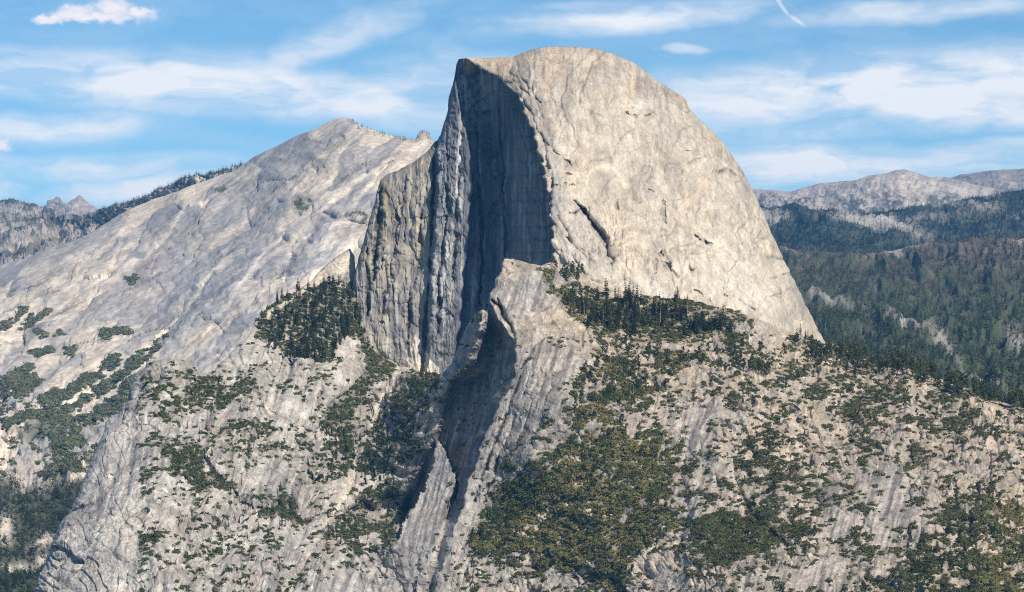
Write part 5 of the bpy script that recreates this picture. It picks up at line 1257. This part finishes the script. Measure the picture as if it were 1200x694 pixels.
for u, v, ru, rv, rot, s in [(918, 10, 13, 2.6, -52, .8), (934, 24, 13, 3.0, -34, .8), (912, 0, 8, 3, -60, .8)]:
    c = M('MULTIPLY', cloud(u, v, ru, rv, rot, s, cb.outputs[0]), .55); heap = M('MAXIMUM', heap, c)
tint = N.new('ShaderNodeMix'); tint.data_type = 'RGBA'; tint.blend_type = 'MULTIPLY'; tint.inputs[0].default_value = 1.0
hzn = N.new('ShaderNodeMapRange'); hzn.inputs['From Min'].default_value = 0.1; hzn.inputs['From Max'].default_value = .6; hzn.inputs['To Min'].default_value = 1.68; hzn.inputs['To Max'].default_value = .85
L.new(sp.outputs[2], hzn.inputs['Value'])
hm_ = N.new('ShaderNodeVectorMath'); hm_.operation = 'SCALE'; L.new(sky.outputs[0], hm_.inputs[0]); L.new(hzn.outputs[0], hm_.inputs['Scale'])
L.new(hm_.outputs[0], tint.inputs[6]); hx = N.new('ShaderNodeMapRange'); hx.inputs['From Min'].default_value = 0.12; hx.inputs['From Max'].default_value = .5; L.new(sp.outputs[2], hx.inputs['Value'])
tm2 = N.new('ShaderNodeMix'); tm2.data_type = 'RGBA'; L.new(hx.outputs[0], tm2.inputs[0]); tm2.inputs[6].default_value = (*SKY_TINT, 1); tm2.inputs[7].default_value = (.50, .92, 1.30, 1)
L.new(tm2.outputs[2], tint.inputs[7])
m1 = N.new('ShaderNodeMix'); m1.data_type = 'RGBA'; L.new(cir, m1.inputs[0]); L.new(tint.outputs[2], m1.inputs[6]); m1.inputs[7].default_value = (*CLOUD, 1)
m2 = N.new('ShaderNodeMix'); m2.data_type = 'RGBA'; L.new(heap, m2.inputs[0]); L.new(m1.outputs[2], m2.inputs[6]); m2.inputs[7].default_value = (*HEAP, 1)
L.new(m2.outputs[2], bg.inputs['Color']); L.new(bg.outputs[0], out.inputs['Surface'])

def closed_box(name, lo, hi, mat):
    x0, y0, z0 = lo; x1, y1, z1 = hi
    v = np.array([(x0, y0, z0), (x1, y0, z0), (x1, y1, z0), (x0, y1, z0), (x0, y0, z1), (x1, y0, z1), (x1, y1, z1), (x0, y1, z1)], F32)
    q = np.array([(0, 3, 2, 1), (4, 5, 6, 7), (0, 1, 5, 4), (1, 2, 6, 5), (2, 3, 7, 6), (3, 0, 4, 7)])
    return link(name, mesh_from_arrays(name, v, quads=q), mat, kind='stuff')
if HAZE > 0:
    hm = bpy.data.materials.new('haze_air'); nt2 = nodes_of(hm)
    o2 = nt2.nodes.new('ShaderNodeOutputMaterial'); pv = nt2.nodes.new('ShaderNodeVolumePrincipled')
    pv.inputs['Color'].default_value = (*HAZE_COL, 1); pv.inputs['Density'].default_value = HAZE; pv.inputs['Anisotropy'].default_value = 0.0
    nt2.links.new(pv.outputs[0], o2.inputs['Volume'])
    hz = closed_box('haze', (-15500, -3500, -10), (15500, 25000, 2800), hm)
    hz['label'] = 'thin blue air haze over the far ridges'; hz['category'] = 'haze'

scene.view_settings.view_transform = 'Standard'; scene.view_settings.look = 'None'
scene.view_settings.exposure = EXPOSURE; scene.view_settings.gamma = 1.0; scene.view_settings.use_curve_mapping = False
scene.render.engine = 'CYCLES'
cy = scene.cycles
cy.max_bounces = 5; cy.diffuse_bounces = 3; cy.glossy_bounces = 1; cy.volume_bounces = 1; cy.transmission_bounces = 1
cy.use_denoising = False; cy.denoiser = 'OPENIMAGEDENOISE'

cy.filter_width = 1.05
cy.pixel_filter_type = 'BLACKMAN_HARRIS'
